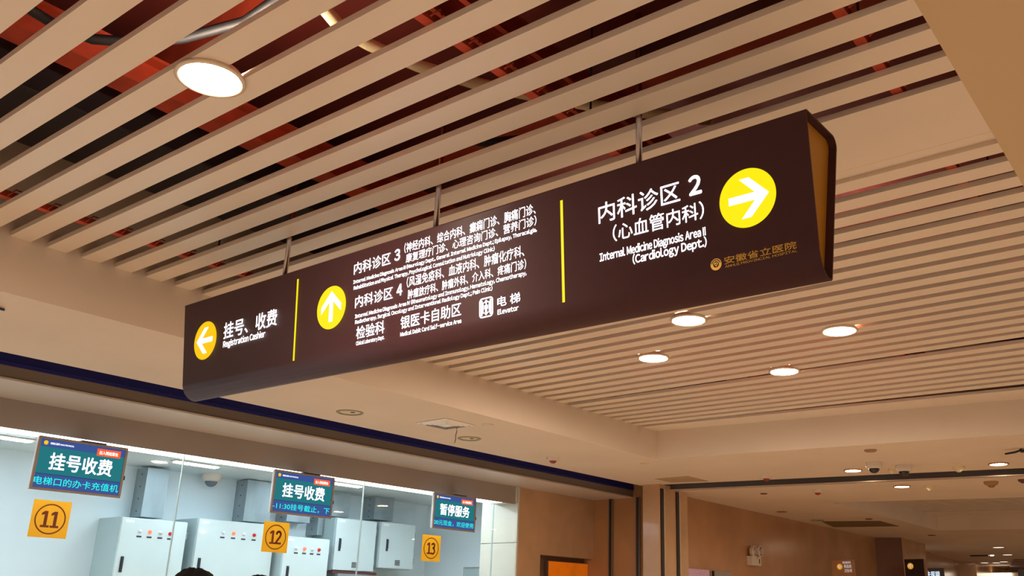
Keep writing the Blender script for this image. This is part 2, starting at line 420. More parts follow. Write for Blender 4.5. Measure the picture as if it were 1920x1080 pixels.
tag(MB().tube(pp, .017, 10).build('rubber_hose', blackhose), 'black hose sagging above the slats in the upper left corner', 'hose')
tag(MB().tube([onz(880, 262, 1.6), onz(925, 268, 1.6), onz(985, 262, 1.6)], .02, 8).build('cable_bundle', blackhose), 'black cable bundle above the slats over the sign', 'cable')

# ---------------------------------------------------------------- left side: shutter slot, header, glass
t = thing('roller_shutter', (XB+.02, 3, Z2), 'navy roller shutter retracted into the slot of the left ceiling', 'shutter')
MB().box(XB, XB+.012, -7, 8.50, Z2+.004, 1.9).build('shutter_curtain', navy, t)
mb = MB()
for i in range(3): mb.box(XB+.012, XB+.02, -7, 8.50, Z2+.02+.09*i, Z2+.025+.09*i)
mb.build('curtain_ribs', navy, t)
struct(MB().box(XB-.02, XA+.4, -7, 8.52, 1.9, 1.92), 'trim_2', navy, 'dark lid of the left shutter slot')
struct(MB().box(XC, XB, -7, 8.508, Z3+.006, 1.9), 'wall_left', brownbox, 'bronze casing face below the left shutter slot')
led = MB().box(XC, XB+.004, -7, 8.508, Z3, Z3+.006); struct(led, 'trim_3', ledgem, 'pale underside of the header over the counters')
struct(MB().box(XB-.004, XB+.012, -7, 8.45, Z3-.002, Z3+.012, bev=.002), 'trim_4', lipm, 'thin bright metal lip along the header edge')
struct(MB().box(XC-.02, XC, -7, 7.13, Z4, Z3), 'wall_left', headerm, 'brown header panel above the counter glass')
struct(MB().box(XC-.30, XC-.02, -7, 7.19, Z4+.03, 1.25), 'trim_5', officew)
ls = thing('strip_light', (XC-.12, 2, Z4), 'long white strip light under the header over the counter glass', 'light')
MB().box(XC-.29, XC-.03, -6.8, 7.17, Z4+.012, Z4+.03, bev=.003).build('housing', whitep, ls)
p0 = onz(945, 940, Z4)
MB().box(XC-.20, XC-.022, -6.7, 6.95, Z4, Z4+.012).build('diffuser', stripm, ls)
# glass panes with silicone joints
win = bpy.data.objects.new('window_1', None); COL.objects.link(win); win['kind'] = 'structure'
win['label'] = 'frameless glass screen along the service counters'
win.location = (XC-.01, 3, EYE-.75); ORG[win.name] = Vector((XC-.01, 3, -.75))
J = [-4.83, -3.165, -1.5, .17, 1.835, 3.503, 5.166, 6.831, 7.168]
for y0, y1 in zip(J, J[1:]):
    MB().box(XC-.034, XC-.024, y0+.004, y1-.004, -.75, Z4+.01).build('pane', glassm, win)
for y in J[1:-1]:
    MB().box(XC-.036, XC-.022, y-.0025, y+.0025, -.75, Z4+.008).build('silicone_joint', jointm, win)
struct(MB().box(XC-.15, XC+.1, -7, 7.2, FL, -.75), 'wall_left', marble, 'marble counter front below the glass')
# marble wall right of the glass, with niche
NY0 = onx(1013, 1040, XC).y; NZ = onx(1060, 1044, XC).z
mb = MB().box(XC-.45, XC, 7.2, NY0, FL, Z3).box(XC-.45, XC, NY0, 8.508, NZ, Z3).box(XC-.45, XC-.14, NY0, 8.508, FL, NZ)
struct(mb, 'wall_left', marble, 'polished brown marble wall beside the glass')
struct(MB().box(XC-.14, XC-.135, NY0, 8.508, FL, NZ), 'trim_6', woodd, 'dark back of the niche in the marble wall')
ry = 7.2
xr = ony(905, 1000, ry).x; xj = ony(925, 1000, ry).x
wl = bpy.data.objects.new('wall_pilaster', None); COL.objects.link(wl); wl['kind'] = 'structure'
wl.name = 'wall_right'; wl['label'] = 'pale stone pilaster where the glass screen ends'
wl.location = (XC-.2, ry, 0); ORG[wl.name] = Vector((XC-.2, ry, FL))
zj = ony(945, 1018.5, ry).z
for (x0, x1) in ((xr, xj-.003), (xj+.003, XC-.001)):
    for (z0, z1) in ((FL, zj-.003-.75), (zj-.75, zj-.003), (zj+.003, Z3-.002)):
        MB().box(x0, x1, ry-.025, ry-.001, z0, z1, bev=.002).build('stone_panel', marblew, wl)
MB().box(xr+.001, XC-.002, ry-.008, ry-.0005, FL, Z3-.003).build('backing', marblew, wl)
t = thing('poster_lightbox', (XC-.1, 8.1, FL+.5), 'orange poster lightbox in the niche of the marble wall', 'poster')
py0, py1 = onx(1028, 1052, XC-.08).y, onx(1108, 1056, XC-.08).y; pz = onx(1060, 1053.5, XC-.08).z
MB().box(XC-.134, XC-.08, py0, py1, FL+.7, pz, bev=.004).build('casing', woodd, t)
MB().box(XC-.08, XC-.076, py0+.006, py1-.006, FL+.706, pz-.006).build('poster_face', postero, t)
# pier with shutter tracks
PY, CYY = 8.508, 8.14
X1, X2, X3 = ony(1203, 930, PY).x, ony(1205, 930, CYY).x, ony(1236, 930, CYY).x
YP = onx(1289, 940, X3).y
struct(MB().box(XC-.45, X1, PY, 9.3, FL, 1.95), 'wall_right', marble2, 'brown marble pier with dark shutter tracks')
struct(MB().box(X2, X3, CYY, YP, FL, Z2+.002, bev=.004), 'wall_right', marble, 'beige marble corner column')
struct(MB().box(X1-.001, X2+.001, PY+.004, 9.3, FL, 1.95), 'wall_right', marble2)
for i, (px_, w) in enumerate(((1147, .034), (1198, .034))):
    p = ony(px_, 1000, PY)
    tr = thing('shutter_track', (p.x, PY, FL), ['dark vertical shutter track on the brown pier, the one nearer the niche', 'dark vertical shutter track in the brown pier beside the corner column'][i], 'track', 'shutter tracks')
    MB().box(p.x-w/2-.01, p.x-w/2, PY-.03, PY-.001, FL+.01, Z3-.002).box(p.x+w/2, p.x+w/2+.008, PY-.03, PY-.001, FL+.01, Z3-.002).build('guide_flange', brownbox, tr)
    MB().box(p.x-w/2, p.x+w/2, PY-.029, PY-.001, FL+.01, Z3-.002).build('channel', trackm, tr)
for i, px_ in enumerate((1241, 1270)):
    p = onx(px_, 1000, X3)
    tr = thing('shutter_track', (X3, p.y, FL), ['dark vertical shutter track on the corner column, the one nearer the camera', 'dark vertical shutter track on the far side of the corner column'][i], 'track', 'shutter tracks')
    MB().box(X3+.001, X3+.012, p.y-.026, p.y+.026, FL+.01, 1.2).build('channel', trackm, tr)
    MB().box(X3+.001, X3+.02, p.y+.026, p.y+.034, FL+.01, 1.2).build('guide_flange', ringm, tr)
# second shutter slot, along the far side
off = .15
def seg(x0, x1, o0, o1): return [(x0, band_y(x0)+o0), (x1, band_y(x1)+o0), (x1, band_y(x1)+o1), (x0, band_y(x0)+o1)]
struct(MB().prism(seg(X3, 5, off, off+.02), 1.212, 1.9), 'wall_back', mat('gunmetal', (92, 84, 84), .35, metal=.2, noise=.15, scale=3, stretch=(.3, 1, 1)), 'dark metal casing of the far shutter slot')
struct(MB().prism(seg(X3, 5, off-.012, off+.05), 1.204, 1.212), 'trim_7', lipm, 'bright metal lip under the far shutter slot')
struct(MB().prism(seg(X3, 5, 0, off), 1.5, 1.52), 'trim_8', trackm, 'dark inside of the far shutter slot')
# corridor beyond
w0 = onz(1286, 931, Z5); w1 = onz(1640, 1008, Z5); w2 = onz(1690, 1008, Z5); w3 = onz(1733, 1020, Z5)
w4 = onz(1733, 1033, Z5); w5 = onz(1797, 1052.5, Z5); w6 = onz(1829, 1054.5, Z5)
q0 = onz(1560, 942.5, Z5); q1 = onz(1920, 932.5, Z5); q2 = onz(1745, 995, Z5); q3 = onz(1920, 992, Z5)
def l2(A, B, x): return A.y+(B.y-A.y)*(x-A.x)/(B.x-A.x)
RX = q0.x
mb = MB()
mb.prism([(-5.215, band_y(-5.215)+off+.02), (RX, band_y(RX)+off+.02), (RX, 40), (-9, 40), (-9, 14)], Z5, Z5+.5)
mb.prism([(RX, band_y(RX)+off+.02), (6, band_y(6)+off+.02), (6, l2(q0, q1, 6)), (RX, q0.y)], Z5, Z5+.5)
mb.prism([(RX, q2.y), (6, l2(q2, q3, 6)), (6, 40), (RX, 40)], Z5, Z5+.5)
struct(mb, 'ceiling', plaster, 'cream plaster ceiling of the corridor beyond the far shutter')
# slatted recess beyond
rec = bpy.data.objects.new('ceiling', None); COL.objects.link(rec); rec['kind'] = 'structure'; rec['label'] = 'second slatted ceiling recessed in the far corridor'
rec.location = (0, 0, EYE+1.44); ORG[rec.name] = Vector((0, 0, 1.44))
ZR = 1.44
ye = l2(onz(1733, 960, ZR), onz(1920, 956, ZR), RX)
y = q0.y-.2
n = 0
while y < ye-.1 and n < 60:
    sl = (ext(onz(1733, 960, ZR), onz(1920, 956, ZR), 6)-ye)/(6-RX)
    MB().hexa([(RX, y, ZR), (6, y+sl*(6-RX), ZR), (6, y+.09+sl*(6-RX), ZR), (RX, y+.09, ZR)], [(RX, y, ZR+.02), (6, y+sl*(6-RX), ZR+.02), (6, y+.09+sl*(6-RX), ZR+.02), (RX, y+.09, ZR+.02)]).build('slat', slatmat, rec)
    y += .153; n += 1
y += .06
MB().hexa([(RX, y, ZR), (6, y+sl*(6-RX), ZR), (6, l2(q2, q3, 6)+.1, ZR), (RX, q2.y+.1, ZR)], [(RX, y, ZR+.02), (6, y+sl*(6-RX), ZR+.02), (6, l2(q2, q3, 6)+.1, ZR+.02), (RX, q2.y+.1, ZR+.02)]).build('cover_plate', slatmat, rec)
struct(MB().box(RX-.2, 6, q0.y-.5, q2.y+1, 1.70, 1.72), 'ceiling', slabmat, 'dark deck above the far slatted recess')
# corridor walls
def wallseg(A, B, name, m, lab=None, th=.3, top=Z5):
    d = (Vector((B.x, B.y))-Vector((A.x, A.y))).normalized(); nn = Vector((-d.y, d.x))*th
    struct(MB().prism([(A.x, A.y), (B.x, B.y), (B.x+nn.x, B.y+nn.y), (A.x+nn.x, A.y+nn.y)], FL, top+.1), name, m, lab)
wallseg(Vector((w0.x, YP-.02, 0)), w1, 'wall_left', marble2, 'long polished brown marble wall of the corridor')
wallseg(w1, w2, 'wall_back', mat('dark_stone', (120, 78, 46), .3, noise=.12, scale=2), 'dark brown stone pier face at the corridor end')
wallseg(w2, w3, 'wall_left', marble2)
wallseg(w4, w5, 'wall_left', marble2, 'brown marble wall far down the corridor')
wallseg(w3+Vector((0, .05, 0)), Vector((w4.x, w3.y+.3, 0)), 'wall_back', marble2)
wallseg(w5, w6, 'wall_back', marble2, 'brown column end at the far right')
wallseg(w6, Vector((w6.x-.2, 34, 0)), 'wall_left', marble2)
struct(MB().box(-12, 8, 39, 39.2, FL, 1.6), 'wall_back', mat('far_wall', (214, 196, 178), .6, noise=.05, scale=2), 'pale far wall at the corridor end')

# ================================================================== LIGHT FITTINGS
def make_downlight(loc, label, r=.088, lm=lens, rm=ringm, group='round lights in the slatted ceiling'):
    t = thing('downlight', loc, label, 'light', group)
    z = loc[2]; c = (loc[0], loc[1], 0)
    MB().lathe([(r, z+.02), (r+.012, z+.004), (r+.014, z-.004), (r+.004, z-.008), (r-.002, z-.004)], c, 36).build('trim_ring', rm, t)
    MB().lathe([(0, z-.006), (r*.6, z-.006), (r, z-.004)], c, 36).build('lens', lm, t)
    return t
dl = [onz(395, 147, ZS-.006), onz(1291, 600, ZS-.006), onz(1574, 620, ZS-.006), onz(1225, 671, ZS-.006), onz(1470.5, 696, ZS-.006)]
dlab = ['large bright round light in the slats at the upper left of the sign',
        'bright round light in the slats just under the right half of the sign',
        'bright round light in the slats, rightmost of the four beyond the sign',
        'bright round light in the slats, leftmost of the four beyond the sign',
        'bright round light in the slats, lowest of the four beyond the sign']
d0 = make_downlight(tuple(dl[0]), dlab[0]); remember(d0)
for p, l in zip(dl[1:], dlab[1:]): copy_tree(d0, p, l)
for i, (x, y) in enumerate([(-2.9, -1.2), (-1.6, -1.0), (-1.2, -2.6), (1.6, -2.0)]):
    copy_tree(d0, (x, y, ZS-.006), 'round ceiling light outside the frame')
# corridor lights (lit)
cl = [(1599, 882, Z2, 'small glaring downlight in the ceiling margin left of the dome cameras'),
      (1872, 870, Z2, 'small glaring downlight in the ceiling margin at the right edge'),
      (1691, 912, Z5, 'small glaring downlight just beyond the far shutter slot')]
c0 = None
for x, y, z, l in cl:
    p = onz(x, y, z-.004)
    if c0 is None: c0 = make_downlight(tuple(p), l, max(.07, .07), lensc, mat('amber_ring', (176, 112, 72), .4, noise=.05, scale=9), 'lit downlights by the far shutter'); remember(c0)
    else: copy_tree(c0, p, l)
f0 = None
far = [(1872, 1026, 'small pale ceiling light far down the corridor, the nearest one'), (1889, 1040, 'small pale ceiling light far down the corridor near the right edge'),
       (1846, 1055, 'tiny pale ceiling light far down the corridor, first of its row'), (1868, 1055, 'tiny pale ceiling light far down the corridor, second of its row'),
       (1842, 1067, 'tiny ceiling light deep in the corridor, left of the farthest pair'), (1862, 1067, 'tiny ceiling light deep in the corridor, right of the farthest pair'),
       (1882, 1053, 'tiny faint ceiling light beside the grey hanging panel')]
for x, y, l in far:
    p = onz(x, y, Z5-.006)
    if f0 is None: f0 = make_downlight(tuple(p), l, .10, lensf, ringm, 'pale lights far down the corridor'); remember(f0)
    else: copy_tree(f0, p, l)
for i, (x, y) in enumerate([(-2, 11.5), (1, 12.5), (-3, 17), (0, 18), (-3, 24), (1, 25), (3.5, 9.6)]):
    copy_tree(c0, (x, y, Z5-.004 if not (RX < x < 6 and 10 < y < 14.5) else Z5-.004), 'corridor downlight outside the frame')
# unlit recessed fittings on the left margin
def off_fitting(x, y, z, label, r=.085):
    p = onz(x, y, z-.002); t = thing('recessed_downlight', tuple(p), label, 'light', 'unlit recessed downlights')
    c = (p.x, p.y, 0)
    MB().lathe([(r-.012, z+.03), (r-.012, z-.003), (r-.004, z-.008), (r+.006, z-.005), (r+.008, z)], c, 32).build('trim_ring', offring, t)
    MB().lathe([(0, z+.024), (.03, z+.022), (r-.012, z-.001)], c, 32).build('reflector', offglass, t)
    MB().lathe([(0, z-.004), (.016, z-.002), (.02, z+.012), (.02, z+.024)], (p.x+.012, p.y+.014, 0), 16).build('bulb', blackm, t)
    return t
for x, y, z, l, r in [(656, 773.5, Z2, 'unlit round downlight in the left ceiling margin, left of the square vent', .085),
                   (880, 822.5, Z2, 'unlit round downlight in the left ceiling margin beside the hanging wire', .085),
                   (1533, 975.5, Z5, 'unlit round downlight at the corner of the grey panel near the marble wall', .085)]:
    off_fitting(x, y, z, l, r)
# tiny flush caps
def cap(x, y, z, label, r, m, cat='sprinkler', nm='sprinkler_cap', h=.008):
    p = onz(x, y, z-.001)
    return tag(MB().lathe([(0, z-h), (r*.8, z-h), (r, z-h*.4), (r, z)], (p.x, p.y, 0), 24).build(nm, m), label, cat, 'flush caps on the ceiling margins')
cap(914, 796.5, Z2, 'white round sprinkler cap right of the square vent', .045, whitep)
cap(1209, 869, Z2, 'cream round sprinkler cap near the corner of the ceiling margin', .045, creamp)
cap(1632, 844, Z2, 'brownish round detector above the left dome camera', .05, mat('brown_cap', (160, 120, 96), .5, noise=.1, scale=30), 'detector', 'smoke_detector', .014)
cap(1432, 925.5, Z5, 'small dark sprinkler plate beyond the far shutter, left of the red alarm', .04, redline)
cap(1466, 959.5, Z5, 'faint brown sprinkler plate close to the marble wall edge', .07, mat('brown_plate', (150, 100, 66), .5, noise=.1, scale=30))
cap(1629, 973, Z5, 'small brown sprinkler plate above the grey ceiling panel', .05, redline)
cap(1747, 1003.5, Z5, 'small dark red sprinkler plate under the far recess', .065, redline)
p = onz(3, 577, Z2)
tag(MB().tube([onz(-30, 570, Z2-.01), onz(-5, 577, Z2-.012), onz(7, 581, Z2-.006)], .006, 8).build('ceiling_hook', blackm), 'dark hook on the left ceiling margin at the left edge', 'hook')

# square air diffuser
ventw = mat('vent_white', (238, 234, 230), .4, noise=.02, scale=10)
t = thing('air_vent', tuple(onz(836, 795, Z2)), 'white square louvred air vent in the left ceiling margin', 'vent')
vc = [onz(771, 791, Z2), onz(831, 782.5, Z2), onz(901, 798, Z2), onz(838, 806.5, Z2)]
cen = sum(vc, Vector())/4; hs = .152
MB().box(cen.x-hs*.98, cen.x+hs*.98, cen.y-hs*.98, cen.y+hs*.98, Z2-.003, Z2-.001).build('duct_opening', blackm, t)
for k, (so, si) in enumerate(((1, .86), (.81, .69), (.64, .53), (.48, .38))):
    a_, b_ = hs*so, hs*si
    mb = MB()
    for q in range(4):
        ca, sa = [(1, 0), (0, 1), (-1, 0), (0, -1)][q]
        def P(u, v, z): return (cen.x+u*ca-v*sa, cen.y+u*sa+v*ca, z)
        z0 = Z2-.004; z1 = Z2-(.008 if k == 0 else .016)
        mb.hexa([P(a_, -a_, z0), P(a_, a_, z0), P(b_, b_, z1), P(b_, -b_, z1)],
                [P(a_, -a_, z0+.002), P(a_, a_, z0+.002), P(b_, b_, z1+.002), P(b_, -b_, z1+.002)])
    mb.build('frame' if k == 0 else 'louvre', ventw, t)
MB().box(cen.x-hs*.30, cen.x+hs*.30, cen.y-hs*.30, cen.y+hs*.30, Z2-.014, Z2-.011).build('centre_plate', ventw, t)
w = onz(856, 801, Z2-.01)
tag(MB().tube([w, w+Vector((.002, .004, -.03)), w+Vector((-.004, 0, -.06)), w+Vector((-.006, .004, -.09)), w+Vector((-.012, .0, -.115))], .0028, 6).build('loose_wire', redline), 'reddish loose wire dangling from the square vent', 'wire')
# access panels
def panel(px4, z, label, m):
    pts = [onz(x, y, z) for x, y in px4]
    mb = MB(); mb.prism([(p.x, p.y) for p in pts], z-.004, z-.0005)
    return tag(mb.build('access_panel', m), label, 'panel', 'ceiling access panels')
apm = mat('access_grey', (176, 150, 118), .6, noise=.06, scale=4)
apd = mat('access_olive', (120, 100, 62), .6, noise=.08, scale=4)
panel([(1228, 897.5), (1289, 892.5), (1328, 901.7), (1258, 904)], Z2, 'greyish access panel in the ceiling margin above the corner column', apm)
panel([(1540, 977.5), (1650, 976.5), (1686, 986.5), (1563, 988)], Z5, 'dark olive ceiling panel along the marble wall', apd)
# alarms and detectors
def alarm(x, y, z, label, base=whitep, dome=redp, s=1.0):
    p = onz(x, y, z); t = thing('fire_alarm', (p.x, p.y, z), label, 'alarm', 'ceiling alarms')
    c = (p.x, p.y, 0)
    MB().lathe([(0, z-.03*s), (.045*s, z-.03*s), (.055*s, z-.02*s), (.06*s, z)], c, 4 if s < 0 else 20).build('base', base, t)
    MB().lathe([(0, z-.052*s), (.016*s, z-.05*s), (.03*s, z-.038*s), (.034*s, z-.028*s)], c, 20).build('lens', dome, t)
    return t
alarm(1037, 858, Z2, 'white ceiling alarm with red lens beside the left shutter slot')
alarm(1437, 892, Z2, 'white ceiling alarm with red lens near the far shutter slot')
alarm(1533, 919, Z5, 'white ceiling alarm with red lens beyond the far shutter slot')
alarm(1674, 880, Z2, 'small cream detector between the two dome cameras', creamp, whitep, .8)
alarm(1797, 875, Z2, 'cream spot detector in the ceiling margin right of the dome cameras', creamp, whitep, .95)
alarm(1744, 911, Z5, 'cream detector right of the downlight beyond the far shutter', creamp, whitep, .95)
alarm(1858, 903, Z5, 'dull brown cone detector on the ceiling at the far right', mat('dull_brown', (170, 128, 84), .6, noise=.05, scale=20), mat('dull_brown_dark', (150, 108, 70), .6, noise=.05, scale=20), 1.15)
alarm(1917, 899, Z5, 'small dark detector cut by the right edge', redline, redline, .7)
def dome(x, y, z, label, dm, s=1.0, hm=whitep):
    p = onz(x, y, z); t = thing('dome_camera', (p.x, p.y, z), label, 'camera', 'dome cameras')
    c = (p.x, p.y, 0)
    MB().lathe([(.078*s, z), (.078*s, z-.035*s), (.07*s, z-.055*s), (.052*s, z-.062*s)], c, 32).build('housing', hm, t)
    pr = [(.05*s*math.cos(a), z-.060*s-.046*s*math.sin(a)) for a in [i*PI/16 for i in range(9)]]
    MB().lathe([(q if q > .0005 else 0, h) for q, h in pr], c, 32).build('dome', dm, t)
    return t
dome(1638, 867, Z2, 'white dome camera with black bubble, left of the pair by the far shutter', smoked, .9)
dome(1694, 872.5, Z2, 'white dome camera with smoked bubble, right of the pair by the far shutter', smoked, .9)
t = thing('camera_bracket', tuple(onz(1915, 843, Z2)), 'dark arm of a device entering at the right edge', 'bracket')
MB().tube([onz(1885, 851, Z2-.03), onz(1903, 848, Z2-.03), onz(1912, 845, Z2-.02), onz(1930, 844, Z2-.015)], .008, 8).build('arm', blackm, t)
MB().tube([onz(1914, 842, Z2), onz(1914, 846, Z2-.02), onz(1935, 846, Z2-.02)], .012, 8).build('mount', blackm, t)

# ================================================================== HANGING SIGN
SXL, SXR = -3.777, -.791
prof = []
def arc(c, r, a0, a1, n): return [(c[0]+r*math.cos(a0+(a1-a0)*i/n), c[1]+r*math.sin(a0+(a1-a0)*i/n)) for i in range(n+1)]
FT, FB = (2.056, 1.282), (2.085, .880)      # front face, top and start of the curve under
prof += arc((2.064, 1.276), .008, PI*1.02, PI*.5, 4)
prof += arc((2.247, 1.264), .028, PI*.45, -.18, 6)
prof += arc((2.150, .838), .018, -.15, -PI*.42, 4)
prof += [(2.139, .8205), (2.120, .8275), (2.104, .840), (2.093, .856), FB, (2.0838, .896), (2.0570, 1.268)]
sign = thing('hanging_sign', (-2.28, 2.15, .83), 'long dark brown illuminated direction sign hung from the slatted ceiling', 'sign')
LIFT = .028                                   # the lower edge rises a little towards the left end
def zt(x, z):
    t = (SXR-x)/(SXR-SXL); return z+LIFT*t*max(0, min(1, (1.28-z)/.45))**1.0
def shrink(pf, d):
    n = len(pf); out = []
    cy = sum(p[0] for p in pf)/n; cz = sum(p[1] for p in pf)/n
    for i, p in enumerate(pf):
        a, b = Vector(pf[i-1]), Vector(pf[(i+1) % n]); t = (b-a).normalized(); nn = Vector((-t.y, t.x))
        if nn.dot(Vector((cy, cz))-Vector(p)) < 0: nn = -nn
        q = Vector(p)+nn*d; out.append((q.x, q.y))
    return out
inner = shrink(prof, .005)
mb = MB()
def xe(x, z): return x+(.034*max(0, min(1, (1.282-z)/.42)) if x < -2 else 0)     # the left end is cut slightly out of square
def loop(pf, x): return [mb.bm.verts.new((xe(x, p[1]), p[0], zt(x, p[1]))) for p in pf]
L0, L1, I1, I0 = loop(prof, SXL), loop(prof, SXR), loop(inner, SXR), loop(inner, SXL)
fs = []
n = len(prof)
for A_, B_ in ((L0, L1), (L1, I1), (I1, I0), (I0, L0)):
    for i in range(n):
        f = mb.bm.faces.new((A_[i], A_[(i+1) % n], B_[(i+1) % n], B_[i])); fs.append(f)
        if A_ is L0 and B_ is L1: f.smooth = True
bmesh.ops.recalc_face_normals(mb.bm, faces=fs)
shell = mb.build('casing', signmat, sign)
shell.data.shade_smooth() if False else None
for nm, x, dx in (('end_cap', SXR-.022, -.006), ('end_cap', SXL+.022, .006)):
    pf = shrink(prof, .006); mb = MB()
    A_ = [mb.bm.verts.new((xe(x, p[1]), p[0], zt(x, p[1]))) for p in pf]; B_ = [mb.bm.verts.new((xe(x, p[1])+dx, p[0], zt(x, p[1]))) for p in pf]
    mb._close(A_, B_); c = mb.build(nm, signend, sign); c['label'] = 'amber end panel'
# front face frame: origin at x=0 on the top line
Nf = Vector((0, -(FT[1]-FB[1]), -(FB[0]-FT[0]))).normalized()
Vf = Vector((0, FT[0]-FB[0], FT[1]-FB[1])).normalized()
Of = Vector((0, FT[0], FT[1])); Uf = Vector((1, 0, 0))
FR = (Of, Uf, Vf, Nf)
def uv(x, y):
    r = ray(x, y); t = Of.dot(Nf)/r.dot(Nf); P = r*t-Of; return P.x, P.dot(Vf)
def stext(s, BL, TL, BR, m=lit, mode='box', offset=0, name='lettering'):
    u0, vb = uv(*BL); _, vt = uv(*TL); u1, vb1 = uv(*BR)
    return text_fit(name, s, m, sign, FR, u0, u1, (vb+vb1)/2, vt-vb, mode, offset)
CB = .012
stext('挂号、收费', (419, 635.6), (418, 606), (519, 611), offset=CB+.006)
stext('Registration Cashier', (418.6, 650), (418.6, 639.3), (497.4, 633), mode='base', offset=.05)
stext('内科诊区', (1123, 419.5), (1119.8, 382.5), (1276.3, 378.6), offset=CB)
stext('2', (1292.7, 369.8), (1289.5, 333.5), (1316.7, 361), offset=.06)
stext('（心血管内科）', (1150, 452.5), (1149, 421), (1321.5, 411), offset=CB)
stext('Internal Medicine Diagnosis Area Ⅱ', (1125, 488.6), (1124.6, 474.6), (1324, 442.7), mode='base', offset=.05)
stext('(Cardiology Dept.)', (1187, 494.5), (1187, 479.8), (1326, 460.5), mode='base', offset=.05)
stext('安徽省立医院', (1358.8, 496.5), (1357, 482.5), (1494.4, 466.3), goldprint, offset=CB+.01)
stext('ANHUI PROVINCIAL HOSPITAL', (1360, 502.8), (1360, 498.5), (1495.6, 472), goldprint, mode='base', offset=.03)
stext('内科诊区', (664, 513.6), (662, 492), (732.6, 497.5), offset=CB+.006)
stext('3', (739.9, 490.8), (738.8, 469.3), (750.5, 487.6), offset=.06)
stext('（神经内科、综合内科、癫痫门诊、胸痛门诊、', (758.5, 473), (757, 454.6), (1005, 404), offset=CB)
stext('康复理疗门诊、心理咨询门诊、营养门诊）', (761.5, 492.3), (760, 475.5), (1006.4, 424), offset=CB)
stext('Internal Medicine Diagnosis Area Ⅲ (Neurology Dept., General Internal Medicine Dept.; Epilepsy, Thoracalgia,', (662.8, 530.3), (662.8, 524.2), (1007, 436.5), mode='base', offset=.05)
stext('Rehabilitation and Physical Therapy, Psychological Consultation and Nutriology Clinic)', (663.6, 541.8), (663.6, 535.4), (928, 472), mode='base', offset=.05)
stext('内科诊区', (666, 578), (664, 556), (736.6, 560.6), offset=CB+.006)
stext('4', (743.9, 556.5), (743, 534.8), (754.5, 553), offset=.06)
stext('（风湿免疫科、血液内科、肿瘤化疗科、', (763, 541), (762, 521), (983.6, 480), offset=CB)
stext('肿瘤放疗科、肿瘤外科、介入科、疼痛门诊）', (764.8, 560), (764, 542.5), (987, 506), offset=CB)
stext('Internal Medicine Diagnosis Area Ⅳ (Rheumatology and Immunology, Hematology, Chemotherapy,', (666, 595), (666, 588.4), (987.7, 518), mode='base', offset=.05)
stext('Radiotherapy, Surgical Oncology and Interventional Radiology Dept.; Pain Clinic)', (666.3, 606), (666.3, 599.5), (923.8, 546), mode='base', offset=.05)
stext('检验科', (668, 636.6), (666.8, 613), (721, 625), offset=CB+.006)
stext('Clinical Laboratory Dept.', (668, 647.6), (668, 641), (721, 636), mode='base', offset=.05)
stext('银医卡自助区', (751.4, 617), (749.5, 593.5), (865, 592.8), offset=CB+.006)
stext('Medical Debit Card Self-service Area', (750.9, 630), (750.9, 622.8), (865.5, 606.4), mode='base', offset=.05)
stext('电 梯', (933, 575.6), (932, 557), (976, 567), offset=CB+.006)
stext('Elevator', (933.4, 589.6), (933.4, 580.9), (972.9, 582), mode='base', offset=.06)
def disc_arrow(top, bot, centre, m, ang, name='arrow_disc'):
    u, vt = uv(*top); u2, vb = uv(*bot); uc = (u+u2)/2; vc_ = (vt+vb)/2; r = (vt-vb)/2
    uc = uv(*centre)[0]
    n = 56
    d = flat_mesh(name, [(uc+r*math.cos(2*PI*i/n), vc_+r*math.sin(2*PI*i/n)) for i in range(n)], [tuple(range(n))], m, sign, *FR, lift=.0012)
    # arrow drawn pointing +u, then turned
    h = .105*r
    parts = [[(-.66, -.13), (.50, -.13), (.50, .13), (-.66, .13)],
             [(.74, 0), (-.02, .66), (-.20, .66) if False else (-.30, .60), (.38, 0)] ,
             [(.74, 0), (.38, 0), (-.30, -.60), (-.02, -.66)]]
    head = [(.74, 0), (.02, .68), (-.20, .46 if False else .62), (.36, .0)]
    vs, fc = [], []
    P_ = [[(-.66, -.13), (.52, -.13), (.52, .13), (-.66, .13)],
          [(.76, 0), (.10, .68), (-.24, .68), (.40, 0)],
          [(.40, 0), (-.24, -.68), (.10, -.68), (.76, 0)]]
    ca, sa = math.cos(ang), math.sin(ang)
    for j, pl in enumerate(P_):
        b_ = len(vs); vs += [(uc+r*(x*ca-y*sa), vc_+r*(x*sa+y*ca)) for x, y in pl]; fc.append(tuple(range(b_, b_+4)))
    me = flat_mesh('arrow', vs, fc, lit, sign, *FR, lift=.0022)
disc_arrow((387.5, 603.2), (382.8, 674.2), (385.2, 638.7), lito, PI)
disc_arrow((624, 536.5), (618.8, 617.4), (621.6, 576.5), lity, PI/2)
disc_arrow((1410, 313.5), (1394.5, 428.7), (1401.5, 371), lity, 0)
def bar(top, bot, m, w):
    u, v = uv(*top); u2, v2 = uv(*bot); uc = (u+u2)/2
    flat_mesh('divider_line', [(uc-w, v2), (uc+w, v2), (uc+w, v), (uc-w, v)], [(0, 1, 2, 3)], m, sign, *FR, lift=.0012)
bar((552.4, 525.4), (557.8, 675), lity, .0052); bar((1048.6, 377), (1062, 566), lity, .0052)
